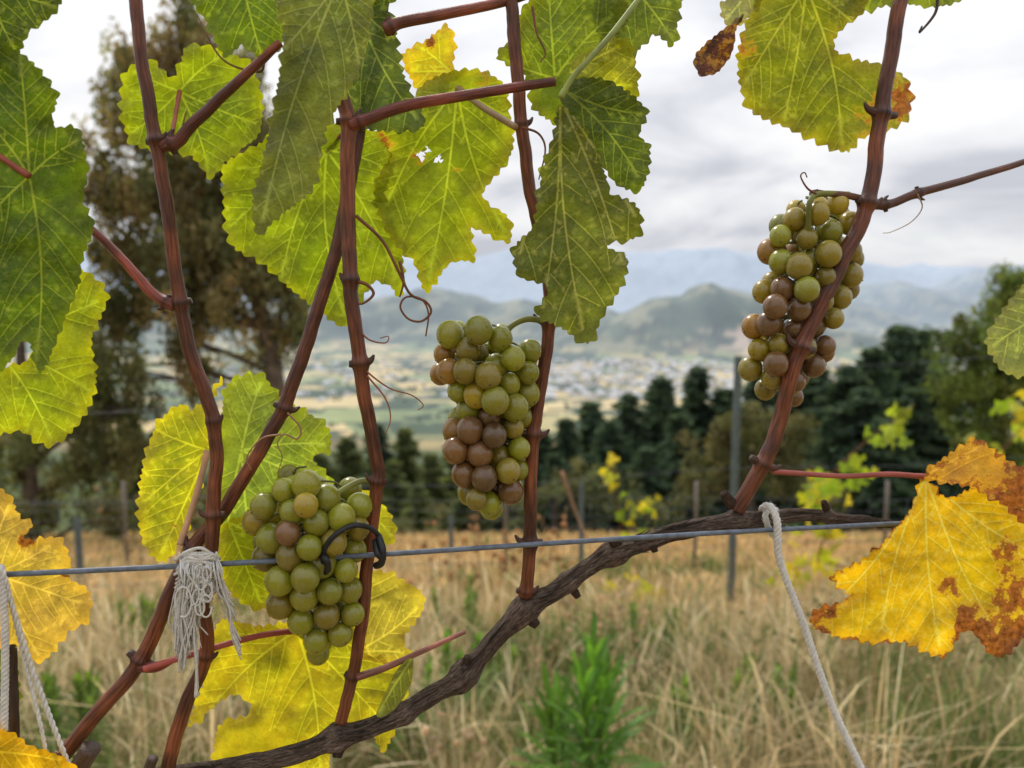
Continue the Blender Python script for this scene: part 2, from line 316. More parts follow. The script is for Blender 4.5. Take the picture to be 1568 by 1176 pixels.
leaf([(1140,20),(1128,45),(1122,80),(1098,112),(1070,113),(1064,85),(1088,60),(1115,38)],(1135,25),[(1075,105)],-.005,(.12,.03,.015),(.06,.02,.012),seed=29,dry=.3,wave=10,fold=.5,teeth=3,vein=(.12,.03,.02))
leaf([(1600,400),(1568,430),(1512,510),(1516,540),(1545,575),(1620,560)],(1610,480),[(1520,530),(1560,440)],.0,(.18,.22,.09),seed=30)
leaf([(1412,728),(1450,760),(1500,745),(1550,780),(1620,800),(1620,900),(1562,985),(1522,1006),(1480,965),(1445,1006),(1385,985),(1330,985),(1252,966),(1244,936),(1298,915),(1272,882),(1330,850),(1372,805),(1398,770)],(1418,730),[(1440,995),(1255,945),(1540,990),(1610,860),(1350,970)],-.02,YEL,(.58,.40,.012),seed=31,wave=9,dryedge=.46,dryspots=((1450,895,28,.46),(1475,945,24,.46),(1550,910,50,.48),(1425,855,12,.3),(1530,985,46,.4),(1540,840,34,.42),(1260,945,25,.3)),petiole=[(1182,722,.0),(1290,729,-.005),(1360,726,-.015)],pr=4.5,pcol=(.34,.09,.07),fold=.12,tilt=(-.1,.05),vein=(.64,.54,.14))
leaf([(1415,725),(1445,700),(1492,672),(1518,685),(1560,712),(1620,720),(1620,850),(1565,800),(1530,770),(1480,745),(1440,740)],(1418,728),[(1600,790),(1500,685)],-.04,(.42,.19,.04),(.46,.28,.04),seed=32,wave=9,dry=.24,dryedge=.2,dryspots=((1560,760,40,.3),),fold=.3)
leaf([(342,575),(325,620),(322,690),(302,760),(282,820),(250,862),(215,822),(213,740),(236,655),(275,618),(300,625)],(318,690),[(245,850),(240,660),(335,590),(220,770)],.03,(.40,.39,.02),(.31,.36,.02),seed=33,wave=7,edge=(.5,.42,.03),dryspots=((282,690,12,.4),(265,805,12,.35)),petiole=[(275,835,.01),(300,760,.02)],pr=5,pcol=(.5,.28,.16))
leaf([(338,640),(350,585),(400,573),(432,608),(500,650),(506,692),(480,700),(512,745),(450,765),(410,800),(395,850),(428,905),(425,932),(370,915),(345,875),(333,770)],(370,690),[(500,680),(400,585),(400,920),(495,745),(345,850)],.045,(.20,.28,.06),(.25,.33,.045),seed=34,wave=8,edge=(.28,.33,.03))
leaf([(345,800),(400,790),(440,830),(432,900),(400,935),(350,905),(335,850)],(350,800),[(400,925),(430,850)],.03,(.34,.40,.02),(.40,.42,.02),seed=44)
leaf([(335,950),(400,958),(480,945),(545,965),(570,1000),(618,1008),(626,1060),(590,1148),(560,1120),(510,1150),(490,1220),(345,1190),(332,1115),(385,1090),(355,1065),(290,1112),(312,1040)],(455,965),[(490,1180),(320,1090),(600,1120),(350,970),(610,1020)],.035,(.37,.36,.018),(.50,.40,.018),seed=35,wave=9,edge=(.52,.42,.03),dryspots=((400,955,22,.35),(372,1085,20,.35)),petiole=[(220,1025,.0),(300,1000,.005),(390,975,.02)],pr=5,pcol=(.35,.08,.06))
leaf([(535,890),(575,872),(640,900),(650,932),(620,978),(632,1012),(565,1012),(535,960)],(540,1000),[(640,930),(570,885),(620,1000)],.04,(.48,.39,.08),(.42,.38,.06),seed=36,dryedge=.08)
leaf([(632,1008),(628,1050),(600,1090),(576,1096),(595,1050),(612,1020)],(630,1010),[(580,1092)],.0,(.17,.22,.06),seed=37,fold=.5,teeth=1)
leaf([(545,745),(590,775),(606,810),(600,835),(570,825),(545,800)],(545,770),[(600,820)],.05,(.42,.45,.03),seed=38)
leaf([(-40,750),(12,755),(30,790),(52,802),(38,828),(88,822),(110,862),(98,880),(138,905),(136,950),(105,968),(62,1016),(20,990),(-40,980)],(-10,880),[(125,925),(80,835),(60,1005),(15,770)],-.005,(.54,.36,.09),(.56,.42,.07),seed=39,dryedge=.24,dryspots=((40,830,15,.5),(100,880,10,.3)))
leaf([(-40,1110),(20,1122),(45,1140),(100,1160),(120,1200),(-40,1200)],(-20,1150),[(95,1165)],-.02,YEL,seed=40,dryedge=.1)
leaf([(570,-40),(615,-40),(600,5),(575,25)],(590,-40),[(585,15)],.01,DG2,seed=41)
leaf([(-30,960),(15,980),(28,1040),(26,1080),(-30,1100)],(-20,980),[(20,1070)],.02,(.10,.15,.03),seed=42)
leaf([(1105,-30),(1170,-40),(1165,0),(1130,10)],(1150,-40),[(1120,0)],.02,LIME,seed=43)
leaf([(1270,-30),(1400,-40),(1480,-10),(1440,12),(1370,8),(1300,20)],(1400,-40),[(1300,5),(1470,-10)],.03,(.14,.20,.03),seed=45)
# ---------------- canes
CC=(.165,.050,.022)
def cane(pts,r0,r1,nodesat=(),col=CC,name='vine_cane',sides=14,budside=1,seed=0):
    w=resample(cat(pts,10),3); n=len(w); s=np.arange(n)*3.0; rr=np.linspace(r0,r1,n); rs=np.random.default_rng(seed+500)
    mb=MB(); cc=np.tile(np.array([*col,0.]),(n,1)); k=fbm(v3(s/70,0*s,seed+.5),seed,4)[:,None]; k=np.clip((k-.3)/.4,0,1); cc[:,:3]*=(.5+.8*k)
    cc[:,:3]=cc[:,:3]*(1-.35*(1-k))+np.array([.07,.035,.028])*.35*(1-k)
    w[:,0]+=(fbm(v3(s/45,0*s,seed+.2),seed+3,3)-.5)*6
    for i,(nu,nv) in enumerate(nodesat):
        j=int(np.argmin(np.hypot(w[:,0]-nu,w[:,1]-nv))); rr=rr*(1+rs.uniform(.2,.42)*np.exp(-((s-s[j])/rs.uniform(5,9))**2)); cc[:,:3]*=1-.6*np.exp(-((s-s[j])/4)**2)[:,None]
        d=w[min(j+1,n-1)]-w[j-1]; d/=np.linalg.norm(d[:2])+1e-9; sd=budside*(1 if i%2 else -1); pp=np.array([-d[1],d[0]])*sd
        if np.dot(d[:2],[0,-1])<0: d=-d
        R=rr[j]; bs=rs.uniform(.8,1.2); b=[w[j,:2]+pp*R*.4, w[j,:2]+pp*R*1.1*bs+d[:2]*R*.25, w[j,:2]+pp*R*1.5*bs+d[:2]*R*.8]
        b=cat([(x[0],x[1],w[j,2]-.0004) for x in b],4); tube(mb,P(b[:,0],b[:,1],b[:,2]),np.linspace(R*.55,R*.12,len(b))*MPX,(.07,.03,.02,0),8)
        b2=[w[j,:2]-pp*R*.5,w[j,:2]-pp*R*1.2*bs+d[:2]*R*.1]; b=cat([(x[0],x[1],w[j,2]) for x in b2],3); tube(mb,P(b[:,0],b[:,1],b[:,2]),np.linspace(R*.5,R*.35,len(b))*MPX,(.055,.028,.018,0),8)
    tube(mb,P(w[:,0],w[:,1],w[:,2]),rr*MPX,cc,sides,disp=lambda t:.93+.14*vn(t*np.array([3.5,3.5,28])+seed,seed))
    return mb.build(name,M_cane)
Z=0.0
cane([(202,-40,Z),(207,0,Z),(215,80,Z),(238,215,Z),(258,330,Z),(276,465,Z),(292,545,Z),(328,645,Z),(329,740,Z),(323,830,Z),(312,920,.003),(315,1005,.004),(285,1080,.005),(255,1180,.005)],8.5,10.5,[(238,215),(276,465),(328,645),(325,790),(318,1005)],seed=1)
cane([(522,145,Z),(532,190,Z),(533,300,Z),(536,430,-.002),(550,550,-.002),(575,700,Z),(577,740,Z),(563,860,.002),(547,1000,.002),(540,1040,.003),(523,1105,.004)],11,9.5,[(530,185),(536,430),(551,558),(577,738),(541,1035)],seed=2)
cane([(575,-30,.03),(550,200,.022),(525,340,.014),(485,480,.01),(435,622,.008),(350,770,.01),(290,850,.012),(215,1012,.01),(150,1090,.008),(95,1160,.006)],9,11.5,[(435,625),(292,838),(217,1012)],seed=3)
cane([(782,-40,.006),(788,60,.006),(798,190,.006),(812,290,.008),(835,400,.008),(842,490,.006),(818,660,.004),(812,820,.004),(806,912,.006)],9.5,10.5,[(798,190),(842,492),(812,665),(812,830),(806,905)],seed=4)
cane([(1390,-50,Z),(1375,20,Z),(1345,200,Z),(1328,310,-.002),(1290,400,-.002),(1255,470,-.003),(1215,560,-.003),(1195,640,Z),(1168,710,Z),(1128,782,.004)],11.5,13,[(1328,310),(1218,528),(1172,712),(1345,175)],seed=5)
cane([(1328,315,Z),(1365,312,Z),(1405,296,Z),(1480,275,.002),(1600,238,.004)],7.5,5,[(1355,315),(1405,296)],col=(.19,.062,.028),seed=6)
cane([(535,192,-.002),(570,180,-.004),(620,162,-.006),(700,148,-.008),(850,125,-.01)],9,6.5,[(550,186)],col=(.20,.05,.035),seed=7)
cane([(245,224,Z),(275,215,-.002),(300,185,-.004),(360,130,-.008),(430,65,-.012)],9,5.5,[(262,220)],col=(.20,.055,.035),seed=8)
cane([(268,470,Z),(235,450,.002),(190,400,.004),(135,348,.008),(80,320,-.01)],8,4.5,[(256,462)],col=(.28,.07,.05),seed=9)
cane([(590,46,.01),(615,34,.01),(680,22,.008),(780,0,.006),(840,-20,.005)],9,6,[(598,42)],col=(.20,.06,.035),seed=10)
cane([(215,1020,.008),(240,1022,.006),(265,1010,.005)],9,5,[],col=(.25,.05,.04),seed=12)
cane([(545,1037,Z),(585,1024,Z),(640,1000,-.002),(712,967,-.004)],6,3.5,[],col=(.42,.16,.11),seed=13)
cane([(1322,305,Z),(1290,298,Z),(1240,296,.002)],6,4.5,[(1250,296)],col=(.14,.06,.03),seed=14)
cane([(16,1180,.0),(22,1100,.0),(16,985,.0)],7,7,[],col=(.05,.035,.03),seed=15)
cane([(120,1180,0),(140,1145,-.004)],14,14,[],col=(.09,.06,.045),seed=16)
cane([(228,1180,0),(235,1160,0)],8,8,[],col=(.12,.08,.05),seed=17)
w=resample(cat([(180,1200,.01),(330,1178,.008),(430,1160,.006),(515,1130,.006),(600,1100,.006),(660,1065,.006),(705,1038,.006),(755,985,.008),(805,935,.008),(865,895,.008),(935,850,.008),(1010,822,.008),(1110,800,.006),(1200,792,.006),(1270,790,.005),(1365,800,.004)],10),2.5)
n=len(w); s=np.arange(n)*2.5; rr=np.interp(w[:,0],[180,700,1100,1250,1365],[12,13.5,13,9.5,6.5])
for (nu,a,wd) in ((515,.6,16),(705,.45,12),(720,.3,8),(805,.6,18),(935,.5,15),(952,.3,8),(1130,.5,20),(1268,.45,8),(620,.25,9),(870,.25,9),(1180,.25,9)):
    rr*=1+a*np.exp(-((w[:,0]-nu)/wd)**2)
w[:,1]+=(fbm(v3(s/50,0*s,.7),14,3)-.5)*9
def bd(t): return .66+.42*fbm(np.stack([t[:,0]*5,t[:,1]*5,t[:,2]*50],1),5,3)+.36*vn(t*np.array([8,8,28]),8)
mb=MB(); k=fbm(v3(s/40,0*s,.5),4,3)[:,None]; cc=np.array([.125,.090,.070])*(.5+k*1.1); cc=np.hstack([cc,np.zeros((n,1))])
tube(mb,P(w[:,0],w[:,1],w[:,2]),rr*MPX,cc,48,disp=bd)
for (u,v,du,dv,r) in ((700,1045,8,14,9),(520,1142,-3,18,9),(945,835,-10,-8,8),(815,950,8,8,8),(1120,775,-12,-20,9),(1265,780,-4,-12,6),(712,1020,4,-14,8),(880,905,6,10,6),(1000,835,4,10,6)):
    b=cat([(u,v,.004),(u+du*.6,v+dv*.6,.003),(u+du,v+dv,.002)],4); tube(mb,P(b[:,0],b[:,1],b[:,2]),np.array([r,r,r,r*.9,r*.9,r*.8,r*.8,r*.75,r*.7])[:len(b)]*MPX,(.08,.05,.035,0),12,disp=bd)
for i in range(110):
    j=rng.integers(20,n-60); l=rng.integers(8,28); sg=rng.choice([-1,1]); o=w[j:j+l].copy(); q=np.linspace(-1,1,l)
    o[:,1]+=sg*rr[j]*(rng.uniform(.0,.9)+.25*q**2); o[:,2]-=rr[j]*MPX*rng.uniform(.7,.95)
    tube(mb,P(o[:,0],o[:,1],o[:,2]),(1.5*(1-q**2)+.4)*MPX,np.array([.17,.13,.10,0])*rng.uniform(.4,1.3),4)
mb.build('vine_cordon',M_cord)
mb=MB(); wv=np.array([(u,880-(u)*(75/1340.)+2.5*math.sin(u/240),-.012+(.0 if u<900 else (u-900)*2e-5)) for u in np.arange(-300,1900,12.)])
tube(mb,P(wv[:,0],wv[:,1],wv[:,2]),4.0*MPX,(.115,.14,.18,0),12); mb.build('trellis_wire',M_wire)
# ---------------- tendrils
def tend(paths,name='tendril',r=2.2,col=(.16,.06,.03)):
    mb=MB()
    for p in paths:
        w=resample(cat([(a,b,-.004 if len(q)<1 else q[0]) for a,b,*q in p],8),2.5); rr=np.linspace(r,r*.45,len(w))
        tube(mb,P(w[:,0],w[:,1],w[:,2]),rr*MPX,(*col,0),6)
    return mb.build(name,M_tend)
tend([[(545,330),(585,368),(610,415),(628,450),(652,462),(660,478),(645,492),(625,488),(613,470),(622,455),(645,458),(656,480),(652,515)],[(612,400),(618,430),(612,455)]],r=2.6)
tend([[(552,560),(575,580),(600,596),(630,605),(648,620),(640,628)],[(562,575),(590,610),(598,640),(590,665)],[(545,500),(565,520),(590,525),(595,515),(582,518)]],r=1.7,col=(.28,.11,.06))
tend([[(538,430),(560,435),(572,450),(555,465),(540,462)]],r=3)
tend([[(440,632),(460,655),(455,672),(435,665),(425,680),(432,700),(425,725)],[(430,665),(400,672),(378,700),(385,720)]],r=1.6,col=(.28,.14,.07))
tend([[(1405,297),(1412,318),(1395,340),(1365,355),(1352,357)]],r=1.2,col=(.35,.25,.15))
tend([[(1250,297),(1236,288),(1226,270),(1232,264),(1236,272)]],r=2)
tend([[(1436,-10),(1432,20),(1408,50),(1412,40)]],r=3,col=(.06,.04,.03))
tend([[(815,10),(822,50),(835,80),(828,95)],[(800,195),(825,205),(835,230),(825,275)]],r=2)
tend([[(252,225),(275,205),(285,170)],[(405,95),(395,110),(340,90),(300,20)]],r=2,col=(.22,.12,.05))
# ---------------- grapes
def uvs(nu=22,nvv=14):
    th=np.linspace(0,np.pi,nvv+1)[1:-1]; ph=np.linspace(0,2*np.pi,nu,endpoint=False)
    T,Pp=np.meshgrid(th,ph,indexing='ij'); v=np.stack([np.sin(T)*np.cos(Pp),np.sin(T)*np.sin(Pp),np.cos(T)],-1).reshape(-1,3)
    v=np.vstack([v,[0,0,1],[0,0,-1]]); m=len(th); i=np.arange(m-1)[:,None]*nu; j=np.arange(nu)[None]; j2=(j+1)%nu
    q=np.stack([i+j,i+nu+j,i+nu+j2,i+j2],-1).reshape(-1,4); J=np.arange(nu)
    tr=np.concatenate([np.stack([np.full(nu,m*nu),J,(J+1)%nu],1),np.stack([np.full(nu,m*nu+1),(m-1)*nu+(J+1)%nu,(m-1)*nu+J],1)]); return v,q,tr
SV,SQ,ST=uvs(); SV2,SQ2,ST2=uvs(8,6)
GC={'g':(.23,.245,.012),'y':(.36,.27,.015),'o':(.34,.18,.016),'p':(.17,.085,.028),'d':(.11,.06,.022),'m':(.22,.175,.016)}
def cluster(fr,ped,cx,off,br=20,seed=0,name='grape_cluster'):
    r=np.random.default_rng(seed); root=empty(name); mb=MB(); st=MB(); items=[]
    fr=[(*f,'g') if len(f)==2 else f for f in fr]; A=np.array([(f[0],f[1]) for f in fr],float)
    def axis(v):
        s=np.abs(A[:,1]-v)<45; return (A[s,0].min()+A[s,0].max())/2,max(25,(A[s,0].max()-A[s,0].min())/2+6)
    for u,v,t in fr:
        a,R=axis(v); d=-math.sqrt(max(0,R*R-(u-a)**2))*.85+r.uniform(-12,12); items.append([u,v,d,t,br*r.uniform(.82,1.06)])
    for k in range(int(len(fr)*1.5)):
        u,v,t=fr[r.integers(len(fr))]; a,R=axis(v); uu=a+(u-a)*r.uniform(.4,.93); items.append([uu,v+r.uniform(-12,12),r.uniform(0,1)*math.sqrt(max(0,R*R-(uu-a)**2))*.9+4,t,br*r.uniform(.82,1)])
    X=np.array([[i[0],i[1],i[2]] for i in items]); nf=len(fr); rad=np.array([i[4] for i in items])
    for it in range(40):
        D=X[:,None]-X[None]; dd=np.linalg.norm(D,axis=-1)+np.eye(len(X))*1e3; mn=(rad[:,None]+rad[None])*.97; ov=np.clip(mn-dd,0,None)
        mv=(D/dd[...,None]*ov[...,None]).sum(1)*.25; mv[:nf,:2]*=.35; X+=mv
    for (u,v,d),i in zip(X,items):
        c=P(u,v,off+d*MPX); R=i[4]*MPX; base=np.array(GC[i[3]])*r.uniform(.78,1.25)
        sc=np.array([1,1,1.06]); ax=r.normal(size=3); ax/=np.linalg.norm(ax)
        sd=np.array([(u-cx)/60+r.normal()*.3,-.7+r.normal()*.35,-.8]); sd/=np.linalg.norm(sd)
        bl=np.clip(SV@ax*.6+.3,0,1)[:,None]; alt=np.array(GC['p'] if i[3] in 'pdo' else GC['m'])
        col=base*(1-.5*bl)+alt*.5*bl
        mb.add(c+SV*sc*R,col,SQ,ST)
        mb.add(c+sd*R*1.0+SV2*R*.07,(.04,.025,.015,1.),SQ2,ST2)
        e=P(cx+(u-cx)*.2,v-14,off+d*.2*MPX); tube(st,cat([tuple(e),tuple((e+c)/2+np.array([0,0,.002])),tuple(c+(e-c)*.3)],3),1.8*MPX,(.16,.17,.05,0),6)
    mb.build('berries',M_grape,parent=root)
    w=resample(cat(ped,8),3); tube(st,P(w[:,0],w[:,1],w[:,2]),np.linspace(5,3.5,len(w))*MPX,(.17,.18,.04,0),10)
    st.build('stalk',M_tend,parent=root); return root
cluster([(690,513,'g'),(738,508,'g'),(765,522),(716,536,'m'),(682,547,'o'),(693,573,'o'),(742,577,'m'),(779,545,'g'),(811,541,'g'),(808,571,'g'),(780,588,'g'),(752,612,'g'),(715,625,'g'),(747,640,'d'),(785,624,'g'),(711,598,'g'),(728,604,'y'),(719,662,'p'),(754,667,'d'),(788,655,'m'),(804,602,'g'),(789,684,'g'),(768,699,'m'),(731,697,'p'),(708,690,'p'),(715,727,'p'),(747,729,'d'),(791,722,'g'),(774,752,'p'),(748,762,'g'),(735,757,'m'),(706,662,'o'),(803,640,'g'),(768,722,'m'),(725,745,'m'),(718,570,'m'),(762,560,'g')],[(838,492,.004),(805,489,.004),(778,505,.002),(768,540,.0),(760,600,.01),(752,680,.012),(750,740,.012)],750,.012,seed=1)
cluster([(402,778,'g'),(435,751,'g'),(471,744,'g'),(465,775,'y'),(395,797,'y'),(441,817,'p'),(520,790,'g'),(550,777,'g'),(500,765,'g'),(470,840,'g'),(510,832,'m'),(408,852,'m'),(432,882,'g'),(470,886,'g'),(526,872,'g'),(436,925,'m'),(466,918,'g'),(502,907,'g'),(532,903,'g'),(498,943,'m'),(467,947,'g'),(481,975,'g'),(520,970,'g'),(543,842,'g'),(548,808,'m'),(485,800,'g'),(415,825,'g'),(445,850,'m'),(495,865,'g'),(450,785,'g'),(540,940,'g')],[(577,738,0),(548,738,0),(505,765,-.008),(482,800,-.009),(482,850,-.004),(490,920,.008)],475,.008,br=21,seed=2)
cluster([(1283,312,'y'),(1216,338,'y'),(1255,330,'y'),(1196,360,'g'),(1236,366,'m'),(1270,353,'g'),(1302,342,'y'),(1180,386,'o'),(1201,402,'g'),(1237,400,'g'),(1268,388,'m'),(1303,386,'m'),(1170,447,'y'),(1198,446,'p'),(1232,437,'g'),(1265,424,'m'),(1301,423,'m'),(1188,476,'p'),(1222,470,'d'),(1261,461,'m'),(1286,455,'m'),(1158,503,'o'),(1185,503,'p'),(1218,503,'d'),(1250,500,'d'),(1273,487,'m'),(1165,535,'y'),(1190,526,'m'),(1232,535,'m'),(1262,528,'p'),(1190,556,'p'),(1245,558,'p'),(1181,575,'m'),(1216,579,'p'),(1205,545,'m'),(1225,410,'m'),(1160,560,'m')],[(1300,298,.0),(1255,297,.0),(1240,310,-.006),(1238,350,-.002),(1235,420,.02),(1215,540,.02)],1230,.022,seed=3)
# ---------------- ties & twine
def ring(mb,pts,r,col,sides=8): 
    w=resample(cat(pts,8),2.5); tube(mb,P(w[:,0],w[:,1],w[:,2]),r*MPX,col,sides)
mb=MB(); K=(.012,.014,.017,0)
ring(mb,[(494,868,-.018),(497,842,-.024),(512,820,-.027),(540,805,-.024),(566,808,-.018),(582,822,-.014)],4,K); ring(mb,[(500,872,-.014),(506,850,-.010),(525,825,-.006),(552,812,-.004)],3.5,K)
ring(mb,[(492,850,-.022),(500,858,-.025),(502,872,-.022),(494,878,-.016)],5,K); ring(mb,[(580,822,-.015),(586,842,-.02),(584,862,-.018),(576,866,-.012)],5.5,K); ring(mb,[(574,828,-.014),(578,848,-.021),(588,856,-.018)],4.5,K)
mb.build('vine_tie',M_wire)
TW=(.80,.79,.76,0)
def twine(pts,R,strands=3,name='twine',fuzz=60,pitch=22):
    mb=MB(); w=resample(cat(pts,10),2.5); s=np.arange(len(w))*2.5
    for k in range(strands):
        a=s/pitch*2*np.pi+k*2*np.pi/strands; d=np.gradient(w[:,:2],axis=0); d/=np.linalg.norm(d,axis=1)[:,None]; pp=np.stack([-d[:,1],d[:,0]],1)
        q=w.copy(); q[:,:2]+=pp*(np.cos(a)*R*.5)[:,None]; q[:,2]+=np.sin(a)*R*.5*MPX
        tube(mb,P(q[:,0],q[:,1],q[:,2]),R*.58*MPX,TW,8)
    for i in range(fuzz):
        j=rng.integers(len(w)); a=rng.uniform(0,6.28); l=rng.uniform(4,12); x=w[j]; b=cat([(x[0],x[1],x[2]),(x[0]+math.cos(a)*l*.6,x[1]+math.sin(a)*l*.6,x[2]-.001),(x[0]+math.cos(a+.5)*l,x[1]+math.sin(a+.5)*l,x[2])],4)
        tube(mb,P(b[:,0],b[:,1],b[:,2]),.35*MPX,TW,3)
    return mb.build(name,M_twine)
twine([(1170,790,.014),(1168,778,.0),(1180,776,-.008),(1190,800,-.012),(1192,850,-.010),(1205,890,-.008),(1232,960,-.006),(1252,1020,-.006),(1278,1090,-.006),(1325,1190,-.006)],6,3)
twine([(1196,830,.006),(1180,815,.0),(1172,788,-.004),(1186,780,.005),(1200,800,.01)],5,3,fuzz=20)
twine([(0,866,-.016),(6,880,-.018),(20,930,-.015),(55,1040,-.012),(108,1180,-.01)],4,2,fuzz=30)
twine([(2,868,-.016),(5,900,-.017),(8,1000,-.015),(6,1120,-.014)],5.5,3,fuzz=30)
twine([(12,905,-.015),(30,980,-.012),(62,1110,-.012),(75,1180,-.012)],3,2,fuzz=10)
mb=MB()
clumps=[(283,278,1000,40,11),(296,288,985,40,13),(308,292,965,34,11),(300,282,1030,16,5),(318,318,925,26,10),(328,352,955,16,6),(332,369,1005,10,3.5),(290,268,1008,16,6),(303,298,1066,10,3),(290,300,940,26,16)]
for (ut,ub,vb,m,wd) in clumps:
    for i in range(m):
        o=-.021+rng.uniform(-.004,.004); a=rng.normal()*wd*.45; b=rng.normal()*wd*.55; k=[rng.normal()*wd*.4 for _ in range(4)]; e=vb+rng.uniform(-28,8)
        pts=[(ut+a*.5,866,-.004),(ut+a*.6,849+rng.uniform(-4,4),-.013)]
        for jn,t in enumerate((.12,.35,.55,.78,1.)):
            pts.append((ut+(ub-ut)*t**1.2+a*(1-t)+b*t+(k[jn] if jn<4 else 0)+4*math.sin(7*t+ut),862+(e-862)*t,o+(.006*t)))
        w=resample(cat(pts,6),4); tube(mb,P(w[:,0],w[:,1],w[:,2]),rng.uniform(.6,1.7)*MPX,np.array(TW)*rng.uniform(.85,1.05),4)
for i in range(26):
    v=848+i*2.0; a=rng.uniform(-7,7,6); ww=[(274+a[0],v+10,-.013),(288+a[1]*.5,v-3,-.020),(306,v-6+a[2],-.023),(324+a[3]*.5,v-2+a[5],-.021),(334+a[4]*.5,v+8,-.012),(322,v+4,.006)]
    w=resample(cat(ww,6),4); tube(mb,P(w[:,0],w[:,1],w[:,2]),rng.uniform(1.2,2.4)*MPX,TW,5)
for i in range(9):
    c0=np.array([300+rng.uniform(-22,25),rng.uniform(875,930)]); t=np.linspace(0,5.5,9)+rng.uniform(0,6); R=rng.uniform(10,24)
    pts=np.stack([c0[0]+np.cos(t)*R*.55,c0[1]+np.sin(t)*R,np.full(9,-.024)],1); w=resample(cat(pts,5),3); tube(mb,P(w[:,0],w[:,1],w[:,2]),1.4*MPX,TW,5)
mb.build('frayed_twine_knot',M_twine)
# ---------------- terrain
TY=[-200,0,25,60,150,400,900,1200,2200,20000]; TZ=[40,0,-6.8,-22,-62,-125,-174,-181,-183,-183]
HILLS=[(730,3000,232,185,330),(560,2950,165,150,300),(900,3050,170,150,260),(400,2900,140,260,350),(1060,3150,110,200,300),(200,3500,185,400,450),(-350,3700,215,400,500),(-900,3600,195,450,400),(640,2700,70,420,200),(1150,2900,70,300,200),(-1700,3500,220,600,500),
 (2950,6000,330,420,700),(2450,6200,260,480,700),(3500,6400,270,500,700),(4300,7000,450,600,700),(5200,7300,520,900,700),(1500,5600,250,500,500),(2000,5000,190,500,400)]
def Hh(x,y):
    z=np.interp(y,TY,TZ)
    h=0*x
    for a,b,c,d,e in HILLS: h=h+(c*np.exp(-(((x-a)/d)**2+((y-b)/e)**2)**1.2))**3
    h=h**(1/3.)
    nz=fbm(np.stack([x/260,y/260,0*x],1),21,6)
    z=z+h*(.72+.56*nz)+np.clip(y-1500,0,1500)/1500*10*(nz-.5)
    far=np.exp(-((y-11000)/1600)**2)*(640+520*(fbm(np.stack([x/2600,0*x,0*x],1),33,4)-.5)*2)*(.75+.5*fbm(np.stack([x/900,y/900,0*x],1),9,4))
    z=z+far
    z=z+np.where(y<60,.12*(fbm(np.stack([x/2,y/2,0*x],1),3,3)-.5),0)*np.clip(y/3,0,1)
    return z
ys=np.concatenate([np.linspace(-60,1,14),np.geomspace(1.3,14500,640)]); NC=560; sx=np.linspace(-1,1,NC)
YY,SS=np.meshgrid(ys,sx,indexing='ij'); XX=SS*(np.clip(YY,0,None)*1.15+25); X=XX.ravel(); Y=YY.ravel(); ZZ=Hh(X,Y)
p3=lambda s,sd,o=3: fbm(np.stack([X/s,Y/s,0*X],1),sd,o)
col=np.zeros((len(X),3))
n1=p3(1.2,1)[:,None]; col[:]=np.array([.26,.19,.09])*(.6+.8*n1)
gm=((Y>=27)&(Y<900)); col[gm]=(np.array([.08,.10,.04])*(.6+.9*p3(12,2)[:,None]))[gm]
rx=X*.94+Y*.34; ry=-X*.34+Y*.94
cell=hsh(np.floor(rx/150+.6*np.floor(ry/190)).astype(np.int64),np.floor(ry/190).astype(np.int64),np.zeros(len(X),np.int64),5)
pal=np.array([(.56,.43,.20),(.50,.40,.18),(.28,.31,.13),(.56,.44,.22),(.20,.24,.11),(.43,.37,.17),(.16,.20,.09)])
fld=pal[(cell*6.99).astype(int)]; tm=(p3(70,7,5)>.555)|(np.abs((ry/190)%1-.5)>.46); fld=np.where(tm[:,None],np.array([.06,.085,.045]),fld)*(.8+.4*p3(30,19,3)[:,None])
vm=np.clip((Y-850)/200,0,1)[:,None]; col=np.where(Y[:,None]>=850,col*(1-vm)+fld*vm,col)
base=np.interp(Y,TY,TZ); el=np.clip((ZZ-base-10)/22,0,1)[:,None]; hc=np.array([.085,.105,.06])*(.15+1.6*p3(70,11,6)[:,None]); tan=np.clip((p3(90,15,6)-.54)/.05,0,1)[:,None]; hc=hc*(1-.8*tan)+np.array([.30,.28,.16])*tan*.8
tn=np.clip((p3(55,17,5)-.50)/.05,0,1)*np.exp(-((X-800)/170)**2)*((ZZ-base)<85)*((Y<3000)&(Y>2400)); tn=tn[:,None]; hc=hc*(1-tn)+np.array([.50,.38,.27])*tn
col=np.where((Y>1500)[:,None],col*(1-el)+hc*el,col)
hz=np.clip(1-np.exp(-np.clip(Y-500,0,None)/4600),0,.88)[:,None]; hb=np.clip((Y-3500)/6000,0,1)[:,None]; col=col*(1-hz)+(np.array([.33,.39,.46])*(1-hb)+np.array([.43,.50,.60])*hb)*hz  # aerial haze painted into the terrain colour, stronger and bluer with distance
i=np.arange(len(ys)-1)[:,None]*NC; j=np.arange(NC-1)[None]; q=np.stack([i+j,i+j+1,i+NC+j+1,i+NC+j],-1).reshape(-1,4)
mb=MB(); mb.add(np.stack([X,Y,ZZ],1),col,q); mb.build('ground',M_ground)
def H1(x,y): return float(Hh(np.array([float(x)]),np.array([float(y)]))[0])
mb=MB()
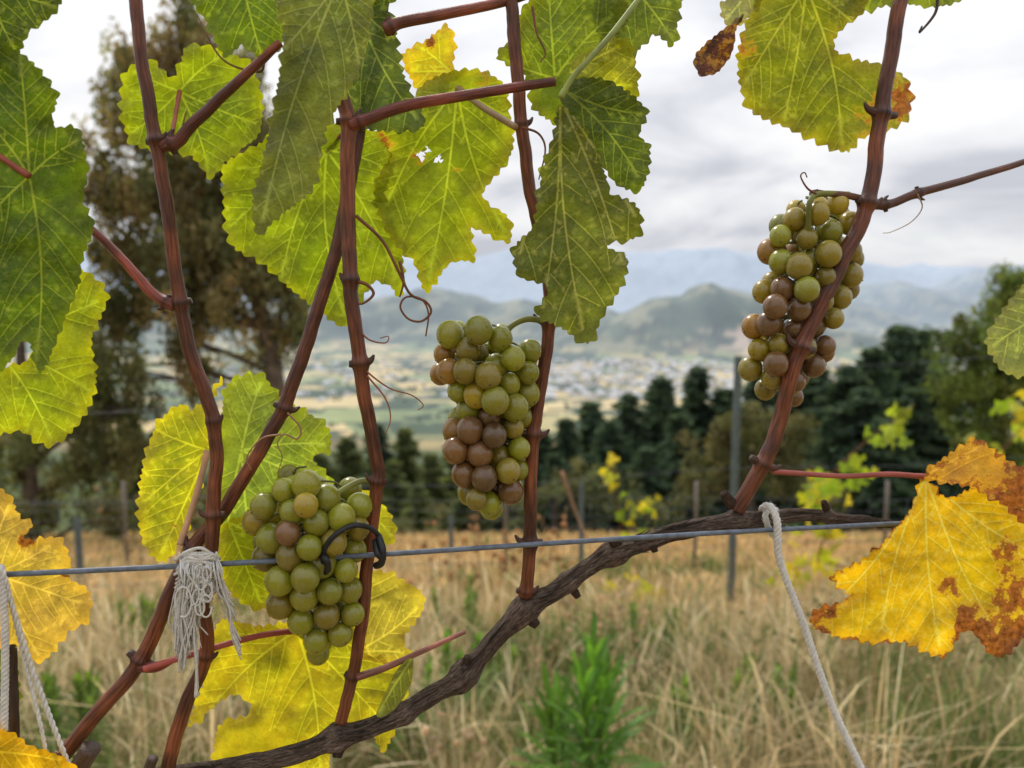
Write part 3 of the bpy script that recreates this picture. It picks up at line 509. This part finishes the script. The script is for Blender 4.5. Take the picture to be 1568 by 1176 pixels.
for i in range(620):
    y=rng.uniform(1400,2350); u=rng.normal(960,130) if i<380 else rng.uniform(250,1400); x=(u-784)/FP*y; z=H1(x,y)
    a,b,h=rng.uniform(5,12),rng.uniform(4,8),rng.uniform(3,5); rt=rng.uniform(0,3.1); c,s_=math.cos(rt),math.sin(rt)
    v=np.array([(-a,-b,-1),(a,-b,-1),(a,b,-1),(-a,b,-1),(-a,-b,h),(a,-b,h),(a,b,h),(-a,b,h),(-a,0,h+3),(a,0,h+3)]); v=np.stack([v[:,0]*c-v[:,1]*s_+x,v[:,0]*s_+v[:,1]*c+y,v[:,2]+z],1)
    k=rng.choice([.80,.65,.5]); cw=np.array([k,k,k*.98]); mb.add(v,cw,[(0,1,5,4),(1,2,6,5),(2,3,7,6),(3,0,4,7)],[(4,8,7),(5,6,9)]); rc=np.array([.55,.56,.58]) if rng.random()<.6 else np.array([.34,.31,.30])
    mb.add(v[[4,5,9,8,7,6]]+np.array([0,0,.05]),rc,[(0,1,2,3),(4,3,2,5)])
mb.build('distant_town',M_house,smooth=False)
# ---------------- trees
def leaves_cloud(mb,C,R,n,size,cols,droop=0,r=None,asp=.45):
    k=len(C); d=r.normal(size=(k,n,3)); d/=np.linalg.norm(d,axis=-1,keepdims=True); rad=r.random((k,n,1))**.45
    p=C[:,None]+d*rad*R[:,None]; p=p.reshape(-1,3); m=len(p)
    a=r.normal(size=(m,3)); a[:,2]-=droop; a/=np.linalg.norm(a,axis=1)[:,None]; b=np.cross(a,r.normal(size=(m,3))); b/=np.linalg.norm(b,axis=1)[:,None]
    s=size*r.uniform(.6,1.5,(m,1)); v=np.stack([p-a*s,p+b*s*asp,p+a*s,p-b*s*asp],1).reshape(-1,3)
    ci=r.integers(0,len(cols),k); cc=np.array(cols)[ci]*r.uniform(.6,1.45,(k,1)); c=np.repeat(cc,n,axis=0)*r.uniform(.7,1.3,(m,1)); c=np.repeat(c,4,axis=0)
    mb.add(v,c,np.arange(m*4).reshape(-1,4))
def tree(name,blobs,y,trunk,tr,cols,size=.10,clumps=30,n=60,droop=0,seed=0,cr=.45,dy=1.0,vs=1.0):
    r=np.random.default_rng(seed); root=empty(name); mb=MB(); tb=MB(); s=y/FP
    tp=np.array([Q(u,v,y) for u,v in trunk]); tw=cat(tp,10); tube(tb,tw,np.linspace(tr,tr*.3,len(tw)),(.12,.09,.065,0),12,disp=lambda t:.85+.3*vn(t*np.array([2,2,2.]),3))
    for (u,v,rx,ry) in blobs:
        c=Q(u,v,y)+np.array([0,r.uniform(-.4,.4)*dy*rx*s,0]); Rb=np.array([rx*s,rx*s*dy,ry*s])
        k=max(4,int(clumps*rx*ry/6000.)); d=r.normal(size=(k,3)); d/=np.linalg.norm(d,axis=1)[:,None]; C=c+d*(r.random((k,1))**.5)*Rb*.95
        R=cr*r.uniform(.6,1.4,(k,1))*np.array([1,1,vs*1.0]); leaves_cloud(mb,C,R,n,size,cols,droop,r)
        j=int(np.argmin(np.linalg.norm(tw-(c-np.array([0,0,1.2])),axis=1))); a=tw[j]; w=cat([tuple(a),tuple((a+c)/2+np.array([0,0,.3])+r.normal(size=3)*.15),tuple(c)],8); tube(tb,w,np.linspace(tr*.35,tr*.08,len(w)),(.10,.075,.055,0),6)
        for t in C[:max(2,k//4)]:
            w=cat([tuple(c*.6+a*.4),tuple((c+t)/2),tuple(t)],5); tube(tb,w,np.linspace(tr*.12,tr*.03,len(w)),(.10,.075,.055,0),5)
    mb.build('crown',M_tree,smooth=False,parent=root); tb.build('trunk',M_bark,parent=root); return root
EU=[(.18,.17,.075),(.23,.19,.085),(.14,.15,.065),(.26,.19,.09)]
tree('eucalyptus_tree',[(290,35,45,45),(250,95,75,50),(330,120,80,60),(185,130,35,30),(215,180,55,50),(300,220,80,60),(385,230,70,80),(250,300,100,55),(170,300,42,50),(370,360,90,80),(290,390,90,60),(190,400,60,50),(430,430,55,80),(330,470,80,45),(225,470,50,40),(450,500,30,60),(390,530,50,30),(170,480,40,50),(280,520,40,35),(150,235,30,30),(300,300,90,80),(340,420,80,60),(300,570,40,40),(180,560,40,60)],22,[(445,880),(432,700),(418,560),(400,480),(370,350),(330,200),(300,80)],.32,EU,size=.095,clumps=38,n=80,droop=1.6,seed=5,cr=.38,vs=1.9)
tree('eucalyptus_tree',[(60,300,60,80),(20,450,80,80),(120,560,60,60),(90,640,90,50),(30,700,70,60),(160,640,50,60),(140,720,70,50),(200,700,30,50),(180,790,50,40),(60,790,80,40),(215,620,20,40)],20,[(52,880),(48,760),(42,680),(30,500),(40,320)],.24,[(.14,.15,.06),(.18,.165,.07),(.11,.12,.05)],size=.09,clumps=34,n=75,droop=1.2,seed=6,cr=.36,vs=1.6)
BR=[(.12,.17,.045),(.17,.21,.05),(.09,.12,.04),(.20,.22,.06)]
tree('broadleaf_tree',[(1560,430,50,45),(1600,520,80,90),(1500,500,45,40),(1480,545,50,45),(1450,600,35,40),(1520,600,60,60),(1480,650,50,40),(1560,690,80,60),(1450,520,20,25),(1530,460,35,35),(1540,560,70,70)],32,[(1530,840),(1530,700),(1545,560),(1560,450)],.3,BR,size=.12,clumps=44,n=75,seed=7,cr=.5)
tree('broadleaf_tree',[(1150,660,75,40),(1090,700,55,50),(1200,700,60,60),(1140,740,90,40),(1230,650,25,30),(1060,740,40,40),(1250,750,50,40)],34,[(1150,850),(1150,760),(1150,670)],.25,[(.15,.145,.065),(.13,.13,.055),(.18,.155,.075)],size=.12,clumps=40,n=70,seed=8,cr=.5)
tree('broadleaf_tree',[(820,760,60,30),(880,740,50,40),(760,780,60,30),(940,760,60,40),(690,790,50,30),(1000,780,60,30)],36,[(850,860),(850,800),(850,760)],.2,[(.13,.14,.07),(.16,.15,.075)],size=.12,clumps=40,n=60,seed=9,cr=.5)
tree('shrub',[(300,770,50,40),(380,790,60,40),(250,800,40,40),(450,800,50,35),(540,810,50,25),(350,830,90,25),(620,820,60,20)],24,[(350,880),(350,840),(350,800)],.1,[(.14,.145,.07),(.18,.165,.075)],size=.07,clumps=46,n=60,seed=10,cr=.35)
def conifer_mesh(h,R,seed,cols,fat=.8):
    r=np.random.default_rng(seed); mb=MB(); nb=int(h*15); tube(mb,cat([(0,0,-1),(0,0,h*.5),(0,0,h*.98)],6),np.linspace(h*.016,.02,13),(.09,.07,.05,0),8)
    for i in range(nb):
        f=(i+r.random())/nb; z=h*(.04+.95*f); L=R*((1-f)**fat)*r.uniform(.55,1.3)+.12; a=r.uniform(0,6.283); dr=np.array([math.cos(a),math.sin(a),0]); up=r.uniform(-.25,.25)+.25*f
        k=max(3,int(L*6)); t=np.linspace(.1,1,k)[:,None]; C=np.array([0,0,z])+dr*L*t+np.array([0,0,1])*(up*L*t-.22*L*t**2)
        m=26; s=(.12+.16*(1-t))*(.7+.5*L/R); d=r.normal(size=(k,m,3))*np.array([1,1,.5]); p=(C[:,None]+d*s[:,None]*.9).reshape(-1,3)
        n_=len(p); a1=dr+r.normal(size=(n_,3))*.5; a1[:,2]-=.2; a1/=np.linalg.norm(a1,axis=1)[:,None]; b=np.cross(a1,r.normal(size=(n_,3))); b/=np.linalg.norm(b,axis=1)[:,None]
        S=r.uniform(.10,.22,(n_,1)); v=np.stack([p-a1*S,p+b*S*.35,p+a1*S,p-b*S*.35],1).reshape(-1,3)
        c=np.array(cols[r.integers(len(cols))])*r.uniform(.5,1.5); c=np.repeat(c*r.uniform(.7,1.3,(n_,1)),4,axis=0); mb.add(v,c,np.arange(n_*4).reshape(-1,4))
    return mb
CD=[(.08,.12,.075),(.10,.145,.085),(.06,.09,.06)]; CL=[(.15,.175,.07),(.18,.20,.08),(.12,.15,.07)]
protos=[]
for k,(cols,fat) in enumerate(((CD,.8),(CD,.6),(CD,.95),(CL,.7),(CL,.5))):
    ob=conifer_mesh(10,2.5,40+k,cols,fat).build('conifer_tree',M_tree,smooth=False); protos.append(ob.data); bpy.data.objects.remove(ob)
PL=[(1012,572,52,0,1.1),(1068,558,55,2,1.1),(962,600,50,1,1.1),(905,612,54,0,1.1),(868,636,50,2,1.1),(935,640,46,1,1.2),(1040,630,46,0,1.3),(1340,528,50,0,1.2),(1378,495,52,2,1.1),(1412,500,54,0,1.1),(1300,555,48,1,1.2),(1255,560,52,0,1.2),(1325,590,44,1,1.4),(1400,590,44,2,1.3),(1280,620,44,0,1.4),(1160,568,54,2,1.1),(1210,578,52,1,1.2),(1110,590,54,0,1.2),(1360,640,42,0,1.4),(1440,560,46,0,1.2),
 (530,665,45,3,1.2),(575,645,50,2,1.2),(620,652,52,3,1.2),(660,690,46,3,1.3),(700,655,54,3,1.2),(740,690,48,0,1.3),(790,640,56,2,1.2),(830,655,50,0,1.2),(600,700,40,3,1.3),(560,730,36,4,1.3),(640,735,34,3,1.4),(720,740,36,4,1.3),(490,690,44,3,1.2),(500,750,34,4,1.2),(780,720,40,1,1.4),(850,690,42,0,1.4),(900,690,42,1,1.4),(990,680,42,0,1.4),(240,655,50,3,1.1),(280,685,44,3,1.1),(340,710,40,3,1.1),(200,630,50,3,1.0),(420,670,46,3,1.2),(455,680,44,3,1.1),(385,715,40,4,1.1)]
for u,v,y,k,wd in PL:
    t=Q(u,v,y); g=H1(t[0],y); h=t[2]-g
    ob=bpy.data.objects.new('conifer_tree',protos[k]); bpy.context.scene.collection.objects.link(ob); ob.location=(t[0],y,g-.2); s=h/10; ob.scale=(s*wd*rng.uniform(.85,1.1),s*wd,s); ob.rotation_euler=(0,0,rng.uniform(0,6.28))
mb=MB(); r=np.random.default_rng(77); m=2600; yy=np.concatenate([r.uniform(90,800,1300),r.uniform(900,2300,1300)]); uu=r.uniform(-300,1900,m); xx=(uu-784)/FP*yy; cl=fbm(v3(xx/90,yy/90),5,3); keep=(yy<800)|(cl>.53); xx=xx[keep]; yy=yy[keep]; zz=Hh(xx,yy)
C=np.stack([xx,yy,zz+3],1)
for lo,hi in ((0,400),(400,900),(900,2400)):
    s=(yy>=lo)&(yy<hi); f=1-math.exp(-(lo+hi)/2/5200); cols=[tuple(np.array(c)*(1-f)+np.array([.3,.37,.47])*f) for c in ((.07,.095,.055),(.09,.11,.06),(.11,.12,.065))]  # foliage colours blended towards a painted haze tint per distance band
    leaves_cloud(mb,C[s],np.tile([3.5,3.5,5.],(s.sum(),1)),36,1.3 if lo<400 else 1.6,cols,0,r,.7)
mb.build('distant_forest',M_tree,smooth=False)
# ---------------- grass
LX=[((900-784)/FP*2.4,2.4),((860-784)/FP*2.5,2.5)]
def blades(mb,n,y0,y1,h0,h1,w0,cols,greens,gthr,bend=.35,seed=1,seedhead=.15,spread=.85,thin=0.):
    r=np.random.default_rng(seed); y=y0+(y1-y0)*r.random(n); x=(r.random(n)*2-1)*spread*(y*.85+.3)
    for (a,b) in LX:
        k=~((np.abs(x-a*y/b)<.24)&(y<b+.15)); x=x[k]; y=y[k]
    cl=fbm(v3(x/.45,y/.45),seed+2,3); k=cl>thin+r.random(len(cl))*.12; x=x[k];y=y[k];cl=cl[k]
    n=len(x); z=Hh(x,y)
    h=r.uniform(h0,h1,n)*(.25+1.4*cl); a=r.uniform(0,6.283,n); B=h*np.abs(r.normal(0,bend,n)); pa=r.uniform(0,6.283,n); w=w0*(y/3.)**.75*r.uniform(.6,1.5,n)
    sh=r.random(n)<seedhead; T=np.array([0,.35,.7,.88,1.]); V=[]
    g=(fbm(v3(x/.8,y/.8,3),seed+5,3)+r.normal(0,.05,n))>gthr
    ci=np.array(cols)[r.integers(0,len(cols),n)]; gi=np.array(greens)[r.integers(0,len(greens),n)]; c=np.where(g[:,None],gi,ci)*r.uniform(.6,1.4,(n,1)); C=[]
    for t in T:
        wt=w*(1-t)**.5*np.where(sh&(t>.6)&(t<.99),3.0,1) if t<1 else w*.08
        cx=x+np.cos(a)*B*t**2; cy=y+np.sin(a)*B*t**2; cz=z+h*t*(1-.25*(B/h)*t)
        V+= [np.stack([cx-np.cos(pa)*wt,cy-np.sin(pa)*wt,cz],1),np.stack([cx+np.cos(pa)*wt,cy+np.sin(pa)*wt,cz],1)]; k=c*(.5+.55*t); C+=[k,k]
    V=np.stack(V,1).reshape(-1,3); C=np.stack(C,1).reshape(-1,3); b=np.arange(n)[:,None]*10
    q=np.concatenate([np.stack([b[:,0]+2*i,b[:,0]+2*i+1,b[:,0]+2*i+3,b[:,0]+2*i+2],1) for i in range(4)]); mb.add(V,C,q)
DRY=[(.80,.54,.23),(.72,.48,.21),(.84,.64,.33),(.58,.35,.15)]; PALE=[(.74,.60,.35),(.64,.50,.27),(.84,.73,.48),(.48,.36,.19)]; GR=[(.15,.22,.06),(.24,.29,.09),(.13,.19,.05)]
mb=MB()
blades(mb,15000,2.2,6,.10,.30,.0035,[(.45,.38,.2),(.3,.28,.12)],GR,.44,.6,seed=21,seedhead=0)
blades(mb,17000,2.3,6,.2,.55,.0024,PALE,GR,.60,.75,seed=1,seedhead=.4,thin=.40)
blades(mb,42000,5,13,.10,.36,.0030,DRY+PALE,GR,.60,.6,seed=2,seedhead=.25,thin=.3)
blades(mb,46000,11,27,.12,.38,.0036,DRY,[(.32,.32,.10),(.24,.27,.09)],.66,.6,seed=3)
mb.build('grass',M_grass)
# ---------------- weeds
def lily(u,y,h,name='weed_plant',n=3,seed=1,L=.16,col=(.12,.24,.035),hw=.009,sp=.13,nl=46):
    r=np.random.default_rng(seed); mb=MB(); gx=(u-784)/FP*y; gy=y
    for s in range(n):
        x=gx+r.uniform(-sp,sp); yy=gy+r.uniform(-.12,.12); z=H1(x,yy); hh=h*r.uniform(.72,1.05); ln=np.array([r.uniform(-.12,.12),r.uniform(-.1,.1),1.])
        tube(mb,np.array([x,yy,z])+ln*np.linspace(0,hh,8)[:,None],.006,(.14,.2,.05,0),6)
        for i in range(nl):
            t=.25+.75*i/(nl-1); b=np.array([x,yy,z])+ln*hh*t; a=i*2.4; d=np.array([math.cos(a),math.sin(a),0]); l=L*r.uniform(.7,1.15)*(1.1-.35*t); e=(.35+.95*t)
            q=np.linspace(0,1,7)[:,None]; mid=b+d*l*q*math.cos(e)+np.array([0,0,1])*(l*q*math.sin(e)-.3*l*q**2); sd=np.cross(d,[0,0,1]); wd=hw*np.sin(np.pi*np.clip(q,.08,.985))**.7
            v_=np.concatenate([mid-sd*wd+np.array([0,0,.25])*wd,mid,mid+sd*wd+np.array([0,0,.25])*wd]); k=np.array(col)*r.uniform(.65,1.4); mb.add(v_,k,[(j,j+1,j+8,j+7) for j in range(6)]+[(j+7,j+8,j+15,j+14) for j in range(6)])
    return mb.build(name,M_weed)
lily(912,2.4,.56,n=3,seed=4,L=.27,hw=.0125,sp=.07,nl=34,col=(.10,.21,.035)); lily(862,2.5,.44,n=2,seed=5,L=.24,hw=.012,sp=.04,nl=28,col=(.10,.20,.03)); lily(1210,3.2,.42,n=5,seed=6,L=.1,col=(.15,.23,.06)); lily(600,3.0,.42,n=5,seed=7,L=.1); lily(90,2.8,.42,n=6,seed=8,L=.11,col=(.12,.19,.04)); lily(690,3.6,.5,n=5,seed=9,L=.11)
lily(700,4.8,.6,n=5,seed=11,L=.12,col=(.15,.22,.06)); lily(1090,2.9,.4,n=3,seed=12,L=.09,col=(.16,.24,.06)); lily(180,4.5,.5,n=5,seed=13,L=.12,col=(.14,.2,.05)); lily(1010,4.6,.45,n=5,seed=14,L=.1,col=(.16,.23,.07)); lily(780,3.9,.4,n=4,seed=15,L=.09,col=(.16,.22,.07))
def seedweed(u,y,h,n,col,seed,hr=.012,spread=.25,name='seeding_weed'):
    r=np.random.default_rng(seed); mb=MB(); x0=(u-784)/FP*y
    for i in range(n):
        x=x0+r.normal()*spread; yy=y+r.normal()*min(spread,.3); z=H1(x,yy); hh=h*r.uniform(.6,1.1); l=np.array([r.normal()*.12,r.normal()*.12,1.]); b=np.array([x,yy,z]); tube(mb,b+l*np.linspace(0,hh,6)[:,None],.0022,(.42,.33,.17,0),5)
        for k in range(r.integers(3,8)):
            s=b+l*hh*r.uniform(.65,1); e=s+np.array([r.normal()*.05,r.normal()*.05,r.uniform(.02,.07)]); tube(mb,np.array([s,(s+e)/2,e]),.0013,(.42,.33,.17,0),4)
            R=hr*r.uniform(.6,1.2); mb.add(e+SV2*R*np.array([1,1,.9])*(1+.5*(vn(SV2*3+i,k)[:,None]-.5)),np.array(col)*r.uniform(.6,1.3),SQ2,ST2)
    return mb.build(name,M_grass)
seedweed(760,6,1.0,18,(.46,.26,.12),1,.022,.35); seedweed(915,3.7,.70,10,(.56,.40,.25),2,.013,.12); seedweed(1330,3.0,.66,12,(.26,.28,.10),3,.010,.25); seedweed(200,6.5,1.3,12,(.42,.28,.14),4,.015,.4); seedweed(1500,2.8,.66,16,(.46,.38,.2),5,.008,.25); seedweed(690,2.4,.36,3,(.6,.45,.28),6,.012,.03); seedweed(1150,5.,.8,16,(.52,.42,.24),7,.010,.5); seedweed(450,4.,.8,10,(.5,.36,.2),8,.012,.4); seedweed(1420,4.2,.7,16,(.6,.48,.28),9,.010,.4)
# ---------------- neighbouring vine row
def post(u,vt,y,w,name='trellis_post'):
    t=Q(u,vt,y); g=H1(t[0],y); mb=MB(); s=w
    for a in (0,2.1,4.2):
        d=np.array([math.cos(a),math.sin(a),0])*s; e=np.array([-math.sin(a),math.cos(a),0])*s*.14; zz=np.linspace(g-.3,t[2],24)
        L0=np.array([t[0],y,0])+np.array([0,0,1])*zz[:,None]; nn=(1+.12*(np.arange(24)%2))[:,None]
        v=np.concatenate([L0-e,L0+e,L0+d*nn+e,L0+d*nn-e]); qd=[]
        for j in range(23):
            for k in range(4): k2=(k+1)%4; qd.append((k*24+j,k2*24+j,k2*24+j+1,k*24+j+1))
        qd.append((23,47,71,95)); mb.add(v,(.12,.145,.14),qd)
    return mb.build(name,M_post,smooth=False)
post(1130,545,6.6,.035); post(118,795,9,.04); post(890,740,11,.04); post(690,790,14,.05); post(460,850,9,.03)
mb=MB()
for (ua,va,ub,vb,ya,yb,rad) in ((-100,1050,1700,895,5.6,8.,.009),(-100,775,1700,690,6.2,8.5,.0030),(-100,640,1700,530,5.6,8.4,.0026),(-100,905,1700,800,5.8,8.4,.0030),(-100,888,1700,860,12,13,.004),(-100,860,1700,840,17,17,.005)):
    t=np.linspace(0,1,40); w=Q(ua+(ub-ua)*t,va+(vb-va)*t+8*np.sin(t*np.pi*3)**2,ya+(yb-ya)*t); tube(mb,w,rad,(.09,.10,.12,0),6)
mb.build('trellis_wires',M_wire)
mb=MB(); yf=11.5; gz=H1(0,yf)
for k in range(8): tube(mb,np.array([(x,yf+.1*math.sin(x),gz+.12+k*.16+.02*math.sin(x*2)) for x in np.linspace(-9,9,50)]),.0028,(.13,.14,.15,0),5)
for x in np.arange(-9,9,.3): tube(mb,np.array([(x,yf+.1*math.sin(x),gz+zq) for zq in (.05,.5,.9,1.26)]),.0024,(.13,.14,.15,0),4)
for x in np.arange(-8.8,9,2.9): tube(mb,np.array([(x,yf,gz+zq) for zq in (-.2,.5,1.,1.5)]),.03,(.16,.13,.10,0),8)
mb.build('wire_mesh_fence',M_wire)
LT=np.array([(0,0),(.28,.28),(.2,.55),(.5,.5),(.42,.8),(.15,.75),(0,1.05),(-.15,.75),(-.42,.8),(-.5,.5),(-.2,.55),(-.28,.28)])*1.0
LT[:,0]*=1.25
def vine(name,pts,y,cols,seed,n=16,sz=.07):
    r=np.random.default_rng(seed); mb=MB(); w=cat([tuple(Q(u,v,y)) for u,v in pts],10); tube(mb,w,np.linspace(.007,.003,len(w)),(.2,.08,.04,0),6)
    for i in range(n):
        b=w[r.integers(2,len(w))]+r.normal(size=3)*sz*.6; a=r.normal(size=3)*.7; a[2]-=.9; a/=np.linalg.norm(a); c=np.cross(a,r.normal(size=3)*.8+np.array([0,1.5,0])); c/=np.linalg.norm(c); nn=np.cross(a,c); s=sz*r.uniform(.6,1.3)
        v=b+a*LT[:,1:]*s+c*LT[:,:1]*s+nn*(np.abs(LT[:,:1])*.35*s); k=np.array(cols[r.integers(len(cols))])*r.uniform(.6,1.2)
        v=np.vstack([v,b+a*.5*s]); mb.add(v,k,None,[(12,j,(j+1)%12) for j in range(12)])
    return mb.build(name,M_weed,smooth=False)
YC=[(.56,.48,.04),(.62,.50,.05),(.44,.46,.04)]; LC=[(.24,.34,.04),(.34,.41,.05),(.42,.44,.06)]
vine('background_vine',[(985,905),(965,840),(970,790),(1005,755)],7.2,YC+LC,1,26,.12); vine('background_vine',[(960,860),(945,770),(935,690)],7.4,YC+LC,2,10,.11)
vine('background_vine',[(1240,790),(1280,720),(1340,665),(1400,620)],5.2,LC,3,34,.115); vine('background_vine',[(1250,870),(1265,790),(1240,745)],5.6,YC,4,22,.12)
vine('background_vine',[(1500,720),(1560,660),(1590,580)],5.,LC+YC,5,26,.12); vine('background_vine',[(1300,870),(1250,860),(1200,880)],6.5,YC,6,26,.12)
vine('background_vine',[(930,900),(980,915),(1030,905)],8,YC,7,18,.13); vine('background_vine',[(60,1000),(120,960),(150,940)],6,YC+LC,8,12,.11); vine('background_vine',[(700,960),(770,930),(800,960)],6.5,YC+LC,9,12,.08)
mb=MB(); w=cat([tuple(Q(u,v,4.4)) for u,v in ((900,830),(880,780),(860,722))],6); tube(mb,w,np.linspace(.006,.012,len(w)),(.38,.22,.13,0),6); mb.build('dry_stalk',M_bark)
# ---------------- world, sun, camera
SUN_EL=math.radians(48); AZ=math.radians(-28)
W=bpy.data.worlds.new("World"); bpy.context.scene.world=W; W.use_nodes=True; nt=W.node_tree; nt.nodes.clear(); L=nt.links.new
sky=N(nt,'ShaderNodeTexSky',sky_type='NISHITA',sun_disc=False,sun_elevation=SUN_EL,sun_rotation=AZ)
tc=N(nt,'ShaderNodeTexCoord'); sp=N(nt,'ShaderNodeSeparateXYZ'); L(tc.outputs['Generated'],sp.inputs[0])
zp=mth(nt,'MAXIMUM',sp.outputs[2],0.0)
zz=mth(nt,'ADD',zp,.22); cx=mth(nt,'DIVIDE',sp.outputs[0],zz); cy=mth(nt,'DIVIDE',sp.outputs[1],zz)
cb=N(nt,'ShaderNodeCombineXYZ'); L(cx,cb.inputs[0]); L(cy,cb.inputs[1])
n1=N(nt,'ShaderNodeTexNoise'); n1.inputs['Scale'].default_value=1.5; n1.inputs['Detail'].default_value=7; n1.inputs['Roughness'].default_value=.52; n1.inputs['Distortion'].default_value=.5; L(cb.outputs[0],n1.inputs['Vector'])
n2=N(nt,'ShaderNodeTexNoise'); n2.inputs['Scale'].default_value=.8; n2.inputs['Detail'].default_value=5; L(cb.outputs[0],n2.inputs['Vector'])
rp=N(nt,'ShaderNodeValToRGB'); L(n1.outputs[0],rp.inputs[0]); e=rp.color_ramp.elements; e[0].position=.36; e[0].color=(.57,.59,.65,1); e[1].position=.60; e[1].color=(.91,.91,.92,1)
x=e.new(.48); x.color=(.77,.78,.82,1)
gain=mth(nt,'MULTIPLY_ADD',zp,6.5,7.2)
sc=N(nt,'ShaderNodeVectorMath',operation='SCALE'); L(rp.outputs[0],sc.inputs[0]); L(gain,sc.inputs['Scale'])
cov=maprange(nt,n2.outputs[0],.58,.70,1,.45)
cl=mixc(nt,cov,sky.outputs[0],sc.outputs[0])
bg=N(nt,'ShaderNodeBackground'); bg.inputs[1].default_value=.13; L(cl,bg.inputs[0]); wo=N(nt,'ShaderNodeOutputWorld'); L(bg.outputs[0],wo.inputs[0])
sd=bpy.data.lights.new('sun','SUN'); sd.energy=2.0; sd.angle=math.radians(8); sd.color=(1,.95,.87); so=bpy.data.objects.new('sun',sd); bpy.context.scene.collection.objects.link(so)
dv=Vector((math.sin(AZ)*math.cos(SUN_EL),math.cos(AZ)*math.cos(SUN_EL),math.sin(SUN_EL))); so.rotation_euler=dv.to_track_quat('Z','Y').to_euler()
cd=bpy.data.cameras.new('camera'); co=bpy.data.objects.new('camera',cd); bpy.context.scene.collection.objects.link(co)
cd.sensor_width=36; cd.lens=36*FP/1568; cd.clip_start=.02; cd.clip_end=30000; co.location=(0,0,CZ); co.rotation_euler=(math.pi/2-PITCH,0,0)
cd.dof.use_dof=True; cd.dof.focus_distance=.455; cd.dof.aperture_fstop=7.5
sc_=bpy.context.scene; sc_.camera=co; sc_.view_settings.view_transform='Standard'; sc_.view_settings.look='None'; sc_.view_settings.exposure=0
